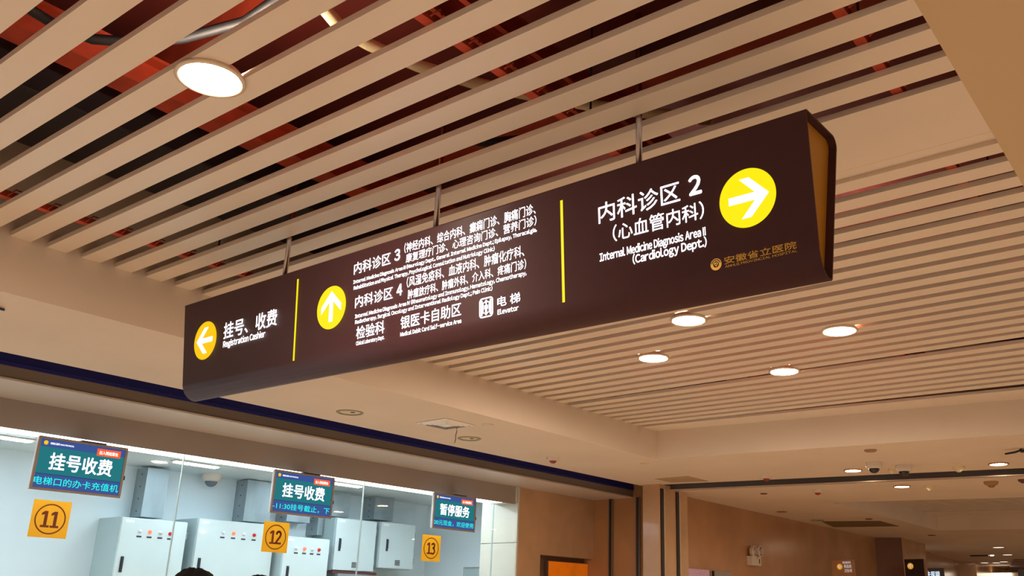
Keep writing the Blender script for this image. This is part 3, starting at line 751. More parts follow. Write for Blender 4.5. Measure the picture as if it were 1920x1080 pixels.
# elevator pictogram
def quad_uv(u0, u1, v0, v1): return [(u0, v0), (u1, v0), (u1, v1), (u0, v1)]
u0, v0 = uv(899, 597.7); _, v1 = uv(897, 561); u1, v0b = uv(925, 592.8); v0 = (v0+v0b)/2; v1 = v0+(v1-uv(899, 597.7)[1])
def rrect(u0, u1, v0, v1, r, n=4):
    pts = []
    for (cx, cy, a0) in ((u1-r, v0+r, -PI/2), (u1-r, v1-r, 0), (u0+r, v1-r, PI/2), (u0+r, v0+r, PI)):
        for i in range(n+1): a = a0+PI/2*i/n; pts.append((cx+r*math.cos(a), cy+r*math.sin(a)))
    return pts
W_, H_ = u1-u0, v1-v0
o_, i_ = rrect(u0, u1, v0, v1, W_*.2), rrect(u0+W_*.07, u1-W_*.07, v0+H_*.07, v1-H_*.07, W_*.15)
m_ = len(o_)
flat_mesh('pictogram', o_+i_, [(k, (k+1) % m_, m_+(k+1) % m_, m_+k) for k in range(m_)], lit, sign, *FR, lift=.0012)
def prop(x0, x1, y0, y1): return quad_uv(u0+W_*x0, u0+W_*x1, v0+H_*y0, v0+H_*y1)
vs, fc = [], []
def addp(pl):
    b_ = len(vs); vs.extend(pl); fc.append(tuple(range(b_, b_+len(pl))))
def pt(x, y): return (u0+W_*x, v0+H_*y)
addp(prop(.12, .24, .12, .88)); addp(prop(.76, .88, .12, .88)); addp(prop(.27, .73, .74, .78)); addp(prop(.27, .73, .22, .26))
addp(prop(.27, .31, .26, .74)); addp(prop(.69, .73, .26, .74))
addp(prop(.42, .58, .44, .62)); addp(prop(.36, .41, .42, .62)); addp(prop(.59, .64, .42, .62)); addp(prop(.43, .49, .28, .44)); addp(prop(.51, .57, .28, .44)); addp(prop(.455, .545, .64, .72))
addp([pt(.38, .80), pt(.5, .80), pt(.5, .90)]); addp([pt(.5, .80), pt(.62, .80), pt(.5, .90)])
addp([pt(.38, .20), pt(.5, .10), pt(.5, .20)]); addp([pt(.5, .20), pt(.5, .10), pt(.62, .20)])
flat_mesh('pictogram', vs, fc, lit, sign, *FR, lift=.0012)
# round emblem
uc, vtop = uv(1343.8, 484.6); ub, vbot = uv(1342.3, 507.3); uc = uv(1343, 496)[0]; vc2 = (vtop+vbot)/2; r = (vtop-vbot)/2
n = 40
ring = lambda R0: [(uc+R0*math.cos(2*PI*i/n), vc2+R0*math.sin(2*PI*i/n)) for i in range(n)]
flat_mesh('emblem', ring(r)+ring(r*.52), [(k, (k+1) % n, n+(k+1) % n, n+k) for k in range(n)], goldprint, sign, *FR, lift=.0012)
vs, fc = [], []
for k in range(9):
    a_ = math.radians(20+k*17.5); R0 = r*.77; s_ = r*.10
    b_ = len(vs); x, y = uc+R0*math.cos(a_), vc2+R0*math.sin(a_)
    vs += [(x-s_, y-s_), (x+s_, y-s_), (x+s_, y+s_), (x-s_, y+s_)]; fc.append((b_, b_+1, b_+2, b_+3))
flat_mesh('emblem_marks', vs, fc, rim, sign, *FR, lift=.0022)
hp = [(0, -.40), (.30, -.05), (.36, .20), (.22, .36), (.05, .30), (-.05, .36), (-.25, .34), (-.36, .16), (-.28, -.06)]
flat_mesh('emblem_heart', [(uc+r*x, vc2+r*y) for x, y in hp], [tuple(range(9))], goldprint, sign, *FR, lift=.0012)
hp = [(-.16, .0), (-.05, .05), (.05, .17), (.16, .20), (.20, .06), (.06, -.05), (-.02, -.2), (-.08, -.14)]
flat_mesh('emblem_marks', [(uc+r*x, vc2+r*y) for x, y in hp], [tuple(range(8))], rim, sign, *FR, lift=.0026)
# hanger rods
for i, (x, lab) in enumerate(((-.927*1.5, 'right'), (-1.528*1.5, 'middle'), (-2.135*1.5, 'left'))):
    MB().lathe([(0, 1.27), (.0105, 1.27), (.0105, 1.9), (0, 1.9)], (x, 2.165, 0), 16).build('hanger_rod', steel, sign)

# ================================================================== SCREENS, NUMBER PLATES
def screen(px, label, main, ticker, i):
    X = XC+.1
    P = [onx(x, y, X) for x, y in px]       # TL TR BR BL
    y0 = (P[0].y+P[3].y)/2; y1 = (P[1].y+P[2].y)/2; z1 = (P[0].z+P[1].z)/2; z0 = (P[2].z+P[3].z)/2
    t = thing('display_screen', (X, (y0+y1)/2, z0), label, 'screen', 'information screens over the counters')
    MB().box(X-.034, X-.012, y0+.002, y1-.002, z0+.002, z1-.002, bev=.004).build('back_cover', tvside, t)
    mb = MB(); b = .016
    mb.box(X-.012, X, y0, y1, z1-b, z1, bev=.003).box(X-.012, X, y0, y1, z0, z0+b, bev=.003).box(X-.012, X, y0, y0+b, z0+b, z1-b).box(X-.012, X, y1-b, y1, z0+b, z1-b)
    mb.build('bezel', tvframe, t)
    MB().box(X-.03, X+.012, (y0+y1)/2-.07+.04, (y0+y1)/2+.13, z1-.001, z1+.006).box(X-.098, X-.03, (y0+y1)/2-.03, (y0+y1)/2+.08, z1-.10, z1-.001).build('bracket', blackm, t)
    MB().box(X-.006, X+.001, y1, y1+.008, z0+(z1-z0)*.36, z0+(z1-z0)*.44).build('sensor', blackm, t)
    a0, a1, c0_, c1_ = y0+b, y1-b, z0+b, z1-b; w, h = a1-a0, c1_-c0_
    fr = (Vector((X-.008, a0, c0_)), Vector((0, 1, 0)), Vector((0, 0, 1)), Vector((1, 0, 0)))
    def rect(n, u0, u1, v0, v1, m, lf=.001): return flat_mesh(n, [(w*u0, h*v0), (w*u1, h*v0), (w*u1, h*v1), (w*u0, h*v1)], [(0, 1, 2, 3)], m, t, *fr, lift=lf)
    rect('display_band', 0, 1, .84, 1, scr_blue); rect('display_band', 0, 1, .29, .84, scr_teal); rect('display_band', 0, 1, 0, .275, scr_blue)
    rect('display_band', 0, 1, .275, .29, scr_line)
    rect('display_badge', .66, .95, .80, .955, scr_orange, .0015)
    text_fit('display_text', '出入院结算处', scr_white, t, fr, w*.69, w*.92, h*.835, h*.08, 'box', .012, .002)
    text_fit('display_text', '安徽省立医院 ANHUI PROVINCIAL', scr_white, t, fr, w*.11, w*.38, h*.90, h*.045, 'box', .012, .002)
    n = 20
    flat_mesh('display_logo', [(w*.06+h*.045*math.cos(2*PI*k/n), h*.925+h*.045*math.sin(2*PI*k/n)) for k in range(n)], [tuple(range(n))], lito, t, *fr, lift=.002)
    text_fit('display_text', main, scr_white, t, fr, w*.135, w*.875, h*.38, h*.36, 'box', .032, .002)
    text_fit('display_text', ticker, scr_cyan, t, fr, w*.005, w*.99, h*.06, h*.165, 'box', .006, .002)
screen([(76.5, 815), (242.5, 841.5), (224, 935), (53, 915)], 'wall screen with teal display nearest the left edge of the picture', '挂号收费', '电梯口的办卡充值机', 1)
screen([(517, 880.5), (630, 895), (620, 972), (506, 962)], 'wall screen with teal display in the middle, showing the opening-time ticker', '挂号收费', '-11:30挂号截止，下', 2)
screen([(817, 924), (895, 933), (889, 997), (809, 991)], 'wall screen with teal display with the paused-service message, rightmost of three', '暂停服务', '00元现金，欢迎使用', 3)
def plate(px, txt, label):
    X = XC-.02
    P = [onx(x, y, X) for x, y in px]
    y0 = (P[0].y+P[3].y)/2; y1 = (P[1].y+P[2].y)/2; z1 = (P[0].z+P[1].z)/2; z0 = (P[2].z+P[3].z)/2
    t = thing('number_plate', (X, (y0+y1)/2, z0), label, 'sign', 'counter number plates')
    MB().poly([(X-.0005, y0, z0), (X-.0005, y1, z0), (X-.0005, y1, z1), (X-.0005, y0, z1)]).build('plate', plateo, t)
    w, h = y1-y0, z1-z0
    fr = (Vector((X, y0, z0)), Vector((0, 1, 0)), Vector((0, 0, 1)), Vector((1, 0, 0)))
    n = 48; R0, R1 = .405*w, .37*w
    rg = lambda r: [(w*.5+r*math.cos(2*PI*i/n), h*.5+r*math.sin(2*PI*i/n)) for i in range(n)]
    flat_mesh('number_ring', rg(R0)+rg(R1), [(k, (k+1) % n, n+(k+1) % n, n+k) for k in range(n)], plater, t, *fr, lift=.001)
    # slab numerals drawn stroke by stroke
    vs, fc = [], []
    def st(x0, x1, y0_, y1_):
        b_ = len(vs); vs.extend([(w*x0, h*y0_), (w*x1, h*y0_), (w*x1, h*y1_), (w*x0, h*y1_)]); fc.append((b_, b_+1, b_+2, b_+3))
    def pg(pts):
        b_ = len(vs); vs.extend([(w*x, h*y) for x, y in pts]); fc.append(tuple(range(b_, b_+len(pts))))
    def one(c):
        st(c-.042, c+.042, .33, .71); st(c-.115, c+.115, .27, .33); pg([(c-.042, .71), (c-.042, .62), (c-.12, .59), (c-.12, .655)])
    def strip(pts, hw):
        for (xa, ya), (xb, yb) in zip(pts, pts[1:]):
            d = Vector((xb-xa, yb-ya)); L = d.length; d /= L; nn = Vector((-d.y, d.x))*hw; e = d*hw*.4
            pg([(xa-e.x+nn.x, ya-e.y+nn.y), (xa-e.x-nn.x, ya-e.y-nn.y), (xb+e.x-nn.x, yb+e.y-nn.y), (xb+e.x+nn.x, yb+e.y+nn.y)])
    one(.385 if txt != '11' else .38)
    if txt == '11': one(.63)
    elif txt == '12':
        strip([(.52, .60), (.545, .66), (.60, .69), (.66, .67), (.69, .61), (.67, .53), (.60, .43), (.53, .33)], .036); st(.49, .73, .27, .335)
    else:
        strip([(.52, .63), (.57, .68), (.63, .68), (.675, .63), (.66, .55), (.59, .51), (.66, .47), (.69, .39), (.66, .32), (.59, .285), (.51, .31)], .034)
    flat_mesh('numeral', vs, fc, plater, t, *fr, lift=.0012)
plate([(64, 935.6), (136, 942), (123, 1010.5), (51, 1006)], '11', 'amber plate with circled number on the glass under the leftmost screen')
plate([(496, 977), (544, 980.5), (537, 1037), (489, 1034.5)], '12', 'amber plate with circled number on the glass under the middle screen')
plate([(793, 1002), (827, 1005), (824, 1053), (789, 1052)], '13', 'amber plate with circled number on the glass under the rightmost screen')

# ================================================================== OFFICE BEHIND THE GLASS
XW, XF = -8.2, -7.8
ZI = 1.165
yend = onx(800, 1000, XW).y
struct(MB().box(XW-.2, XW, -7, yend+.2, FL, ZI+.2), 'wall_left', officew, 'white back wall of the office')
struct(MB().box(XW, XC-.44, yend, yend+.2, FL, ZI+.2), 'wall_back', officew, 'white end wall of the office')
struct(MB().box(XW-.2, XC-.30, -7, yend+.2, ZI, ZI+.1), 'ceiling', officew, 'white office ceiling')
struct(MB().box(XW, XC, -7.1, -7, FL, ZI), 'wall_front', officew, 'white near end wall of the office')
# door frame on the end wall
dx0, dx1 = ony(866, 1052, yend).x, ony(935, 1052, yend).x; dz = ony(880, 1052, yend).z
mb = MB().box(dx0, dx0+.07, yend-.04, yend, FL, dz).box(dx0+.07, dx1, yend-.04, yend, dz-.07, dz).box(dx0+.9, dx0+.97, yend-.04, yend, FL, dz-.07)
struct(mb, 'door_1', officew, 'pale door frame on the office end wall')
struct(MB().box(dx0+.07, dx0+.9, yend-.012, yend-.002, FL, dz-.07), 'door_1', cabside, 'grey door leaf in the office end wall')
# ceiling tubes
for i, (x, y, z_, l) in enumerate([(368, 872.5, ZI, 'short bright ceiling tube seen beside the first glass joint'), (646, 910, ZI, 'short bright ceiling tube seen beside the second glass joint'), (5, 822, ZI, 'short bright ceiling tube at the left edge')]):
    p = onz(x, y, ZI-.02)
    t = thing('ceiling_tube', (p.x, p.y, ZI), l, 'light', 'office ceiling tubes')
    MB().box(p.x-.05, p.x+.05, p.y-.22, p.y+.22, ZI-.012, ZI-.001, bev=.002).build('housing', whitep, t)
    MB().box(p.x-.035, p.x+.035, p.y-.20, p.y+.20, ZI-.022, ZI-.012, bev=.003).build('tube', tubem, t)
for y in (-3, -1, 1.2, 3.0, 5.0, 6.6):
    t = thing('ceiling_tube', (-6.75, y, ZI), 'long office ceiling tube hidden behind the header', 'light', 'office ceiling tubes')
    MB().box(-6.82, -6.68, y-.6, y+.6, ZI-.012, ZI-.001).build('housing', whitep, t)
    MB().box(-6.80, -6.70, y-.58, y+.58, ZI-.02, ZI-.012).build('tube', tubem, t)
def cabinet(TL, TR, BLz, label, xf=XF, lamps=(), handle=None, vent=None, wall=False, xb=None):
    a = onx(*TL, xf); b = onx(*TR, xf); z1 = (a.z+b.z)/2; z0 = BLz; xb = XW if xb is None else xb
    t = thing('control_cabinet', (xf, (a.y+b.y)/2, z0), label, 'cabinet', 'grey control cabinets in the office')
    MB().box(xb+.002, xf-.03, a.y, b.y, z0, z1, bev=.004).build('body', cabside, t)
    d = MB().box(xf-.03, xf, a.y+.003, b.y-.003, z0+.004, z1-.004, bev=.006).build('door', cabm, t)
    MB().box(xf, xf+.002, a.y+.03, a.y+.11, z1-.045, z1-.02).build('name_label', lampw, t)
    for k, (x, y) in enumerate(lamps):
        p = onx(x, y, xf); c = (0, p.y, p.z)
        m = (lampw, lampo, lampw, lampr)[k]
        MB().lathe([(.017, xf), (.017, xf+.006), (.013, xf+.012), (.010, xf+.02), (0, xf+.024)], c, 20, 'x').build('indicator_lamp', m, t)
        MB().box(xf, xf+.002, p.y-.022, p.y+.022, p.z-.052, p.z-.038).build('lamp_label', darkh, t)
    if handle:
        p = onx(*handle, xf)
        h = MB().box(xf, xf+.006, p.y-.014, p.y+.014, p.z-.065, p.z+.065, bev=.002).box(xf+.006, xf+.018, p.y-.008, p.y+.008, p.z-.04, p.z+.055, bev=.002).build('handle', darkh, d)
    if vent:
        p = onx(*vent, xf); mb = MB()
        for q in range(4): mb.box(xf, xf+.004, p.y-.035, p.y+.035, p.z-.028+.015*q, p.z-.020+.015*q)
        mb.build('vent_grille', darkh, t)
    for zz in (z1-.12, z1-.55 if z1-.55 > z0 else z0+.1):
        MB().box(xf-.03, xf-.005, b.y-.001, b.y+.008, zz-.03, zz+.03).build('hinge', galv, t)
    return t
cabinet((230, 968), (353.5, 979), -1.5, 'grey control cabinet with indicator lamps nearest the left edge', lamps=[(262, 996), (281, 997.5), (301, 999), (319, 1001)], handle=(227, 1058))
cabinet((374, 971), (517, 984), -1.5, 'grey control cabinet with indicator lamps second from the left', lamps=[(418, 998.5), (438, 1000), (457, 1002), (476.5, 1003.5)], handle=(372, 1060))
cabinet((535, 1004.5), (619.5, 1011), -1.5, 'low grey control cabinet with indicator lamps below the middle screen', xf=XF+.1, lamps=[(555.5, 1028), (571, 1029), (585, 1030), (598, 1031)], handle=(538, 1074))
zb = onx(660, 1071, XF).z
cabinet((632.6, 971), (708, 976.5), zb, 'grey wall cabinet with dark handle behind the second glass joint', handle=(636.7, 1021), vent=(664, 1059))
zb5 = onx(740, 1067, XF).z
cabinet((716, 978), (780, 984), zb5, 'grey wall cabinet with dark handle left of the rightmost amber plate', handle=(725.6, 1022), vent=(744.6, 1055))
p0_, p1_ = onx(621, 1071, XF), onx(690, 1074, XF)
tag(MB().box(XW+.005, XF+.02, p0_.y, p1_.y+.1, zb-.03, zb-.004).build('cabinet_shelf', redline), 'maroon bearer under the grey wall cabinet', 'shelf')
tag(MB().box(XW+.01, XF+.05, p0_.y+.05, p1_.y-.02, FL, zb-.031).build('equipment_rack', galv), 'grey metal rack under the wall cabinet', 'rack')
def trunk(px, label, xf=XW+.2):
    TL, TR, BR, BL = [onx(x, y, xf) for x, y in px]
    t = thing('cable_trunking', (xf, (TL.y+TR.y)/2, BL.z), label, 'trunking', 'galvanised trunking above the cabinets')
    z1 = min((TL.z+TR.z)/2, ZI-.002); z0 = (BL.z+BR.z)/2; y0 = (TL.y+BL.y)/2; y1 = (TR.y+BR.y)/2
    MB().box(XW+.001, xf-.012, y0, y1, z0, z1).build('channel', galv, t)
    MB().box(xf-.012, xf, y0-.006, y1+.006, z0, z1, bev=.002).build('cover', galv, t)
    mb = MB()
    for q in range(4):
        z = z0+(z1-z0)*(q+.5)/4; mb.lathe([(0, y0-.003), (.007, y0-.003), (.007, y0)], (xf-.1, 0, z), 10, 'y')
    mb.build('screws', darkh, t)
trunk([(279, 877), (319, 881), (302.6, 972), (265, 969)], 'galvanised trunking above the leftmost control cabinet')
trunk([(465, 900), (512, 904), (505, 981), (458, 977)], 'galvanised trunking above the second control cabinet')
trunk([(545, 915), (588, 918), (578, 980), (538, 978)], 'galvanised trunking below the middle screen')
trunk([(604, 915), (612, 916), (603, 1004), (595, 1003)], 'narrow punched trunking right of the middle screen')
trunk([(622, 919), (656, 922), (654, 970), (620, 969)], 'grey trunking box right of the middle screen')
trunk([(705, 931), (738, 934), (736, 977), (702, 974)], 'grey trunking box above the fourth control cabinet')
pc = onz(398, 889, ZI)
dc = dome(398, 889, ZI, 'white dome camera with grey bubble on the office ceiling', greyd, 1.15)

# ================================================================== CORRIDOR FITTINGS
def wall_frame(A, B):
    d = Vector((B.x-A.x, B.y-A.y, 0)).normalized(); return d, Vector((d.y, -d.x, 0))
wd, wn = wall_frame(Vector((w0.x, YP, 0)), w1)
def on_wall(x, y, out=0):
    r = ray(x, y); A = Vector((w0.x, YP-.02, 0))+wn*out; t = A.dot(wn)/r.dot(wn); return r*t
def wbox(mb, c, hu, hz, d0, d1):
    ps = [c-wd*hu-Vector((0, 0, hz)), c+wd*hu-Vector((0, 0, hz)), c+wd*hu+Vector((0, 0, hz)), c-wd*hu+Vector((0, 0, hz))]
    mb.hexa([p+wn*d0 for p in ps], [p+wn*d1 for p in ps]); return mb
c = on_wall(1409, 1052)
t = thing('emergency_light', tuple(c-Vector((0, 0, .12))), 'white twin-headed emergency light on the marble wall', 'light')
s = (on_wall(1420, 1052)-on_wall(1398, 1052)).length/2*.78; hz = abs(on_wall(1409, 1044).z-on_wall(1409, 1061).z)/2
wbox(MB(), c, s, hz, .002, .07).build('battery_box', whitep, t)
wbox(MB(), c+wd*s*.62, s*.08, hz*.5, .07, .073).build('charge_window', darkh, t)
wbox(MB(), c+wd*s*.15+Vector((0, 0, hz*.62)), s*.08, hz*.08, .07, .074).build('test_button', redp, t)
for i, xx in enumerate((1404, 1415)):
    q = on_wall(xx, 1034)+wn*.05; mb = MB(); R0 = s*.52
    mb.tube([q-wn*.03, q-wn*.01, q+wn*.03, q+wn*.04], [R0*.6, R0*.9, R0, R0*.95], 20)
    h = mb.build('lamp_head', whitep, t)
    MB().tube([q+wn*.0405, q+wn*.048], [R0*.82, R0*.6], 20).build('lamp_reflector', steel, h)
    MB().tube([q-Vector((0, 0, R0*.9)), c+wn*.035+Vector((0, 0, hz))], .012, 8).build('swivel_neck', blackm, t)
# direction panels far down the corridor
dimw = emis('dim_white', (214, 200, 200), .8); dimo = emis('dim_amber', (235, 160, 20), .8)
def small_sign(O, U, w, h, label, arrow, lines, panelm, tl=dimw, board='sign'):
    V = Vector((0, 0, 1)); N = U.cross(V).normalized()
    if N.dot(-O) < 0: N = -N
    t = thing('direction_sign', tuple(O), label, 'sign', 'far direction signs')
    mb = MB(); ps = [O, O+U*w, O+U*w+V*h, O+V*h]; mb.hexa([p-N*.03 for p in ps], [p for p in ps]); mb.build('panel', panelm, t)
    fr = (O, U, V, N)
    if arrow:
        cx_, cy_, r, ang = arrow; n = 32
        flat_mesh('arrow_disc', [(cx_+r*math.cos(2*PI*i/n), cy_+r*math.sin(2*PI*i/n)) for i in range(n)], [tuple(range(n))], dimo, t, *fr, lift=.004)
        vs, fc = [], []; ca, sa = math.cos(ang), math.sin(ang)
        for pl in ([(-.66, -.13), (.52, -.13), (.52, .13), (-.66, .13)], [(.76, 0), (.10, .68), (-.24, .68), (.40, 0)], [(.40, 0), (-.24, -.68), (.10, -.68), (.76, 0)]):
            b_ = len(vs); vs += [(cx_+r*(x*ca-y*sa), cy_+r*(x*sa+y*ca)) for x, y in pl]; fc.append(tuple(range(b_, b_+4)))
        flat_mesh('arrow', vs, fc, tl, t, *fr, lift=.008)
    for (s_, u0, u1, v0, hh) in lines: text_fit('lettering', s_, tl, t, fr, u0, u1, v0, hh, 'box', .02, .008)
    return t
# reflection of a left-arrow sign in the marble, built as a solid lettered panel
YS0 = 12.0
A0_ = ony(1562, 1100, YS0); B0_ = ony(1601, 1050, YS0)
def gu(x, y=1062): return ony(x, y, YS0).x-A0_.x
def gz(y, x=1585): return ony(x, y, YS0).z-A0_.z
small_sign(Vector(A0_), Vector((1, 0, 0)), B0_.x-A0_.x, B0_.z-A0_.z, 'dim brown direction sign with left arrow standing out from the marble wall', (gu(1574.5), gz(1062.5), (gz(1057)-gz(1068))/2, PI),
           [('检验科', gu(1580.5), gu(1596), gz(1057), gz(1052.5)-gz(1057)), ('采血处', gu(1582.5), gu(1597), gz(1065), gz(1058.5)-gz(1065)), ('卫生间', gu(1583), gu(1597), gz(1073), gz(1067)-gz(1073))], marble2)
# hanging sign with up arrow
YS_ = 15.0
o1 = ony(1700, 1100, YS_); o2 = ony(1731, 1048, YS_)
small_sign(Vector(o1), Vector((1, 0, 0)), o2.x-o1.x, o2.z-o1.z, 'dark brown hanging sign with up arrow at the corridor end',
           (ony(1707, 1061, YS_).x-o1.x, ony(1707, 1061.5, YS_).z-o1.z, (ony(1713, 1061, YS_).x-ony(1701.5, 1061, YS_).x)/2, PI/2),
           [('检验科', ony(1703, 1078, YS_).x-o1.x, ony(1713, 1078, YS_).x-o1.x, ony(1707, 1088, YS_).z-o1.z, abs(ony(1707, 1080, YS_).z-ony(1707, 1088, YS_).z))], rim)
YS2 = 19.0
o1 = ony(1734, 1100, YS2); o2 = ony(1769, 1065, YS2)
tealp = mat('grey_screen_panel', (92, 84, 84), .5, noise=.05, scale=10)
litb = emis('lit_blueish', (214, 232, 255), 1.3)
small_sign(Vector(o1), Vector((1, 0, 0)), o2.x-o1.x, o2.z-o1.z, 'grey hanging sign with bluish lit characters at the corridor end', None,
           [('卡医银', ony(1737, 1072, YS2).x-o1.x, ony(1762, 1072, YS2).x-o1.x, ony(1750, 1085, YS2).z-o1.z, abs(ony(1750, 1071, YS2).z-ony(1750, 1085, YS2).z))], tealp, litb)
# linear ceiling slot with lamp, far hanging panel, streak light
p = onz(1821, 1041.5, Z5); q = onz(1858, 1041.5, Z5)
t = thing('linear_diffuser', tuple(p), 'black slot diffuser in the far corridor ceiling', 'vent')
MB().box(p.x, q.x, p.y-.12, p.y+.12, Z5-.02, Z5-.001).build('slot', blackm, t)
MB().lathe([(0, Z5-.02), (.035, Z5-.02), (.04, Z5-.002)], (q.x+.05, p.y, 0), 16).build('end_lamp', lensf, t)
YH = 26
a0 = ony(1838, 1077.5, YH); a1 = ony(1895, 1077.5, YH)
t = thing('light_cove', tuple(a0), 'bright light streak low at the far end of the corridor', 'light')
MB().box(a0.x, a1.x, YH, YH+.1, a0.z-.04, a0.z+.04).build('diffuser', lensf, t)
MB().box(a0.x-.6, a1.x+.8, YH+.1, YH+.3, a0.z-.05, a0.z+.05).build('housing', whitep, t)
pm = mat('mauve_panel', (150, 128, 128), .6, noise=.05, scale=5)
pts = [onz(x, y, Z5-.02) for x, y in [(1885, 1072), (1903, 1050), (1925, 1050), (1925, 1072)]]
tag(MB().prism([(p.x, p.y) for p in pts], Z5-.03, Z5-.008).build('ceiling_panel', pm), 'mauve-grey ceiling panel at the far right edge', 'panel')
o1 = ony(1912, 1100, 12.5); o2 = ony(1935, 1067, 12.5)
tag(MB().box(o1.x, o2.x, 12.5, 12.56, o1.z, o2.z, bev=.005).build('monitor_back', blackm), 'black box cut by the lower right corner', 'monitor')
# lavender reflection in the marble, built as a faintly glowing board; door head beside it
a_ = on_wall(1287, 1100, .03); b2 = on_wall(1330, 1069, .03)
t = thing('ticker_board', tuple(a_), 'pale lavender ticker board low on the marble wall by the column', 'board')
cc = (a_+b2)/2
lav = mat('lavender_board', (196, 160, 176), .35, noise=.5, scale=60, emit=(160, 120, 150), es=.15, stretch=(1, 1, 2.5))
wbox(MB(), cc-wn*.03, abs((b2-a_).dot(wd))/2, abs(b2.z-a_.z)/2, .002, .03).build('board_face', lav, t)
a_ = on_wall(1335, 1100, .02); b2 = on_wall(1372, 1073.5, .02); cc = (a_+b2)/2
t = thing('wall_cabinet', tuple(a_), 'pale brown cabinet top low on the marble wall', 'cabinet')
wbox(MB(), cc-wn*.02, abs((b2-a_).dot(wd))/2, abs(b2.z-a_.z)/2, .002, .02).build('face', headerm, t)
wbox(MB(), cc-wn*.0+wd*(-abs((b2-a_).dot(wd))/2+.02), .012, abs(b2.z-a_.z)/2, .002, .02).build('edge', blackm, t)

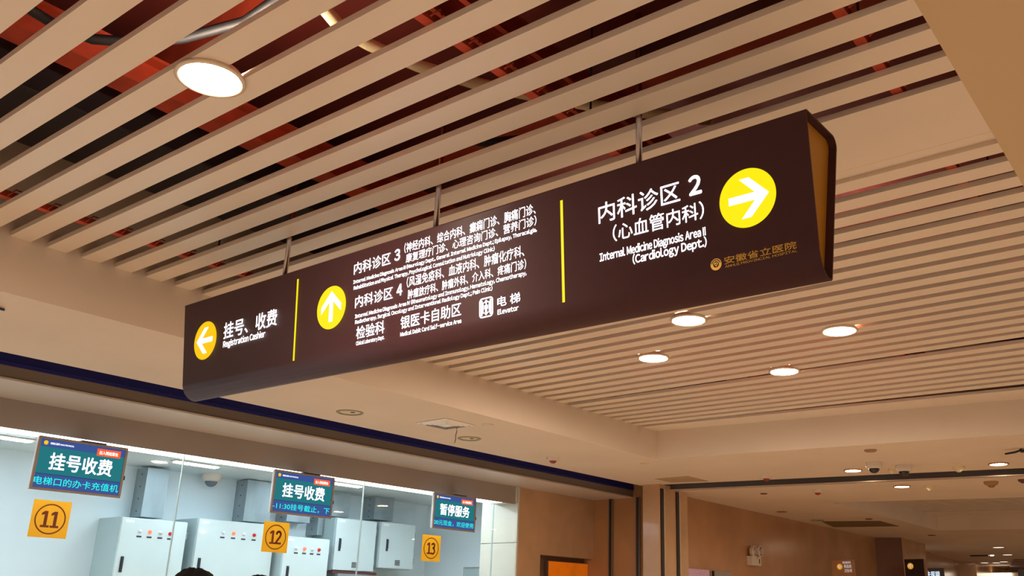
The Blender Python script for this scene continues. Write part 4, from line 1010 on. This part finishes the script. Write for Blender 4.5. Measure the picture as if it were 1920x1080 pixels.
# ================================================================== PEOPLE (only the crowns of their heads reach the frame)
def person(topx, topy, dist, label, turn=0.0):
    r = ray(topx, topy); k = dist/math.hypot(r.x, r.y); P = r*k
    H = P.z+EYE                                   # standing height
    t = thing('person', (P.x, P.y, FL), label, 'person')
    s = H/1.70
    J = {'pel': (0, 0, .93), 'wai': (0, .0, 1.08), 'che': (0, 0, 1.27), 'nek': (0, .01, 1.43), 'hed0': (0, .0, 1.49), 'hed1': (0, -.015, 1.57), 'hed2': (0, -.01, 1.635)}
    for sd, n_ in ((-1, 'L'), (1, 'R')):
        J.update({'sh'+n_: (sd*.18, 0, 1.38), 'el'+n_: (sd*.23, .03, 1.10), 'wr'+n_: (sd*.24, -.04, .86), 'ha'+n_: (sd*.24, -.06, .78),
                  'hi'+n_: (sd*.09, 0, .88), 'kn'+n_: (sd*.10, -.02, .49), 'an'+n_: (sd*.10, .02, .09), 'to'+n_: (sd*.11, -.12, .04)})
    Rr = {'pel': .14, 'wai': .125, 'che': .15, 'nek': .055, 'hed0': .06, 'hed1': .085, 'hed2': .075}
    for n_ in 'LR': Rr.update({'sh'+n_: .065, 'el'+n_: .045, 'wr'+n_: .03, 'ha'+n_: .035, 'hi'+n_: .09, 'kn'+n_: .06, 'an'+n_: .045, 'to'+n_: .04})
    E_ = [('pel', 'wai'), ('wai', 'che'), ('che', 'nek'), ('nek', 'hed0'), ('hed0', 'hed1'), ('hed1', 'hed2')]
    for n_ in 'LR': E_ += [('che', 'sh'+n_), ('sh'+n_, 'el'+n_), ('el'+n_, 'wr'+n_), ('wr'+n_, 'ha'+n_), ('pel', 'hi'+n_), ('hi'+n_, 'kn'+n_), ('kn'+n_, 'an'+n_), ('an'+n_, 'to'+n_)]
    for n_, sd in (('L', -1), ('R', 1)):
        for q in range(5):
            a = 'f%s%d' % (n_, q)
            if q < 4:
                x = sd*.24; y = -.06+(q-1.5)*.018
                J[a+'a'] = (x, y, .74); J[a+'b'] = (x-sd*.01, y-.004, .70-.006*abs(q-1.5)); J[a+'c'] = (x-sd*.025, y-.006, .67-.008*abs(q-1.5))
            else:
                J[a+'a'] = (sd*.225, -.10, .785); J[a+'b'] = (sd*.215, -.12, .755); J[a+'c'] = (sd*.21, -.125, .73)
            Rr.update({a+'a': .010, a+'b': .009, a+'c': .008})
            E_ += [('ha'+n_, a+'a'), (a+'a', a+'b'), (a+'b', a+'c')]
    names = list(J); idx = {n_: i for i, n_ in enumerate(names)}
    ct, st_ = math.cos(turn), math.sin(turn)
    V_ = [(s*(J[n_][0]*ct-J[n_][1]*st_), s*(J[n_][0]*st_+J[n_][1]*ct), s*J[n_][2]) for n_ in names]
    me = bpy.data.meshes.new('body'); me.from_pydata(V_, [(idx[a], idx[b]) for a, b in E_], []); me.update()
    ob = link('body', me, t)
    md = ob.modifiers.new('skin', 'SKIN')
    for i, n_ in enumerate(names):
        sv = me.skin_vertices[0].data[i]; sv.radius = (Rr[n_]*s, Rr[n_]*s); sv.use_root = (n_ == 'pel')
    ob.modifiers.new('sub', 'SUBSURF').levels = 1
    bpy.context.view_layer.update()
    m2 = bpy.data.meshes.new_from_object(ob.evaluated_get(bpy.context.evaluated_depsgraph_get()))
    ob.modifiers.clear(); ob.data = m2
    for m in (coatm, skinm, trousm): m2.materials.append(m)
    for p in m2.polygons:
        z = p.center.z/s; p.material_index = 1 if (z > 1.44 or z < .85 and abs(p.center.x*ct+p.center.y*st_)/s > .19) else (2 if z < .85 else 0); p.use_smooth = True
    # face
    def loc(x, y, z): return Vector((s*(x*ct-y*st_), s*(x*st_+y*ct), s*z))+Vector((P.x, P.y, FL))
    for sd in (-1, 1):
        MB().lathe([(0, -.011), (.008, -.008), (.011, 0), (.008, .008), (0, .011)], tuple(loc(sd*.032, -.088, 1.575)), 12).build('eye', blackm, t)
        MB().lathe([(0, -.03), (.012, -.02), (.016, 0), (.012, .022), (0, .03)], tuple(loc(sd*.088, .0, 1.56)), 12).build('ear', skinm, t)
    MB().tube([loc(0, -.09, 1.58), loc(0, -.112, 1.545), loc(0, -.095, 1.535)], [.008, .014, .008], 8).build('nose', skinm, t)
    MB().tube([loc(-.022, -.09, 1.508), loc(0, -.095, 1.506), loc(.022, -.09, 1.508)], [.003, .006, .003], 8).build('mouth', redp, t)
    # hair: a displaced cap
    bm = bmesh.new(); bmesh.ops.create_icosphere(bm, subdivisions=5, radius=1)
    rnd = random.Random(int(topx))
    ph = [rnd.uniform(0, 6) for _ in range(9)]
    for v in bm.verts:
        n_ = v.co.copy(); a = math.atan2(n_.y, n_.x)
        g = 1+.03*math.sin(5*a+ph[0])*math.cos(3*n_.z+ph[1])+.02*math.sin(13*a+ph[2])*abs(n_.z)+.012*math.sin(37*a+ph[3])+.02*math.sin(9*n_.x+ph[4])
        z = n_.z if n_.z > -.45 else -.45+(n_.z+.45)*.15
        y = n_.y
        if y < -.3 and n_.z < .35: y = -.3+(y+.3)*.2
        v.co = Vector((n_.x*.093*g, y*.108*g+.012, z*.112*g))
    bmesh.ops.rotate(bm, verts=bm.verts, cent=(0, 0, 0), matrix=Matrix.Rotation(turn, 3, 'Z'))
    top = max(v.co.z for v in bm.verts)
    for v in bm.verts: v.co = v.co*s+Vector((0, 0, H-top*s))
    for f in bm.faces: f.smooth = True
    me = bpy.data.meshes.new('hair'); bm.to_mesh(me); bm.free(); me.materials.append(hairm); link('hair', me, t)
person(372, 1063.5, 3.9, 'person with black hair facing the counters, only the crown visible, left of two', PI*.5+.3)
person(491, 1076.5, 5.0, 'person with black hair, only a sliver of the crown visible, right of two', PI*.5)
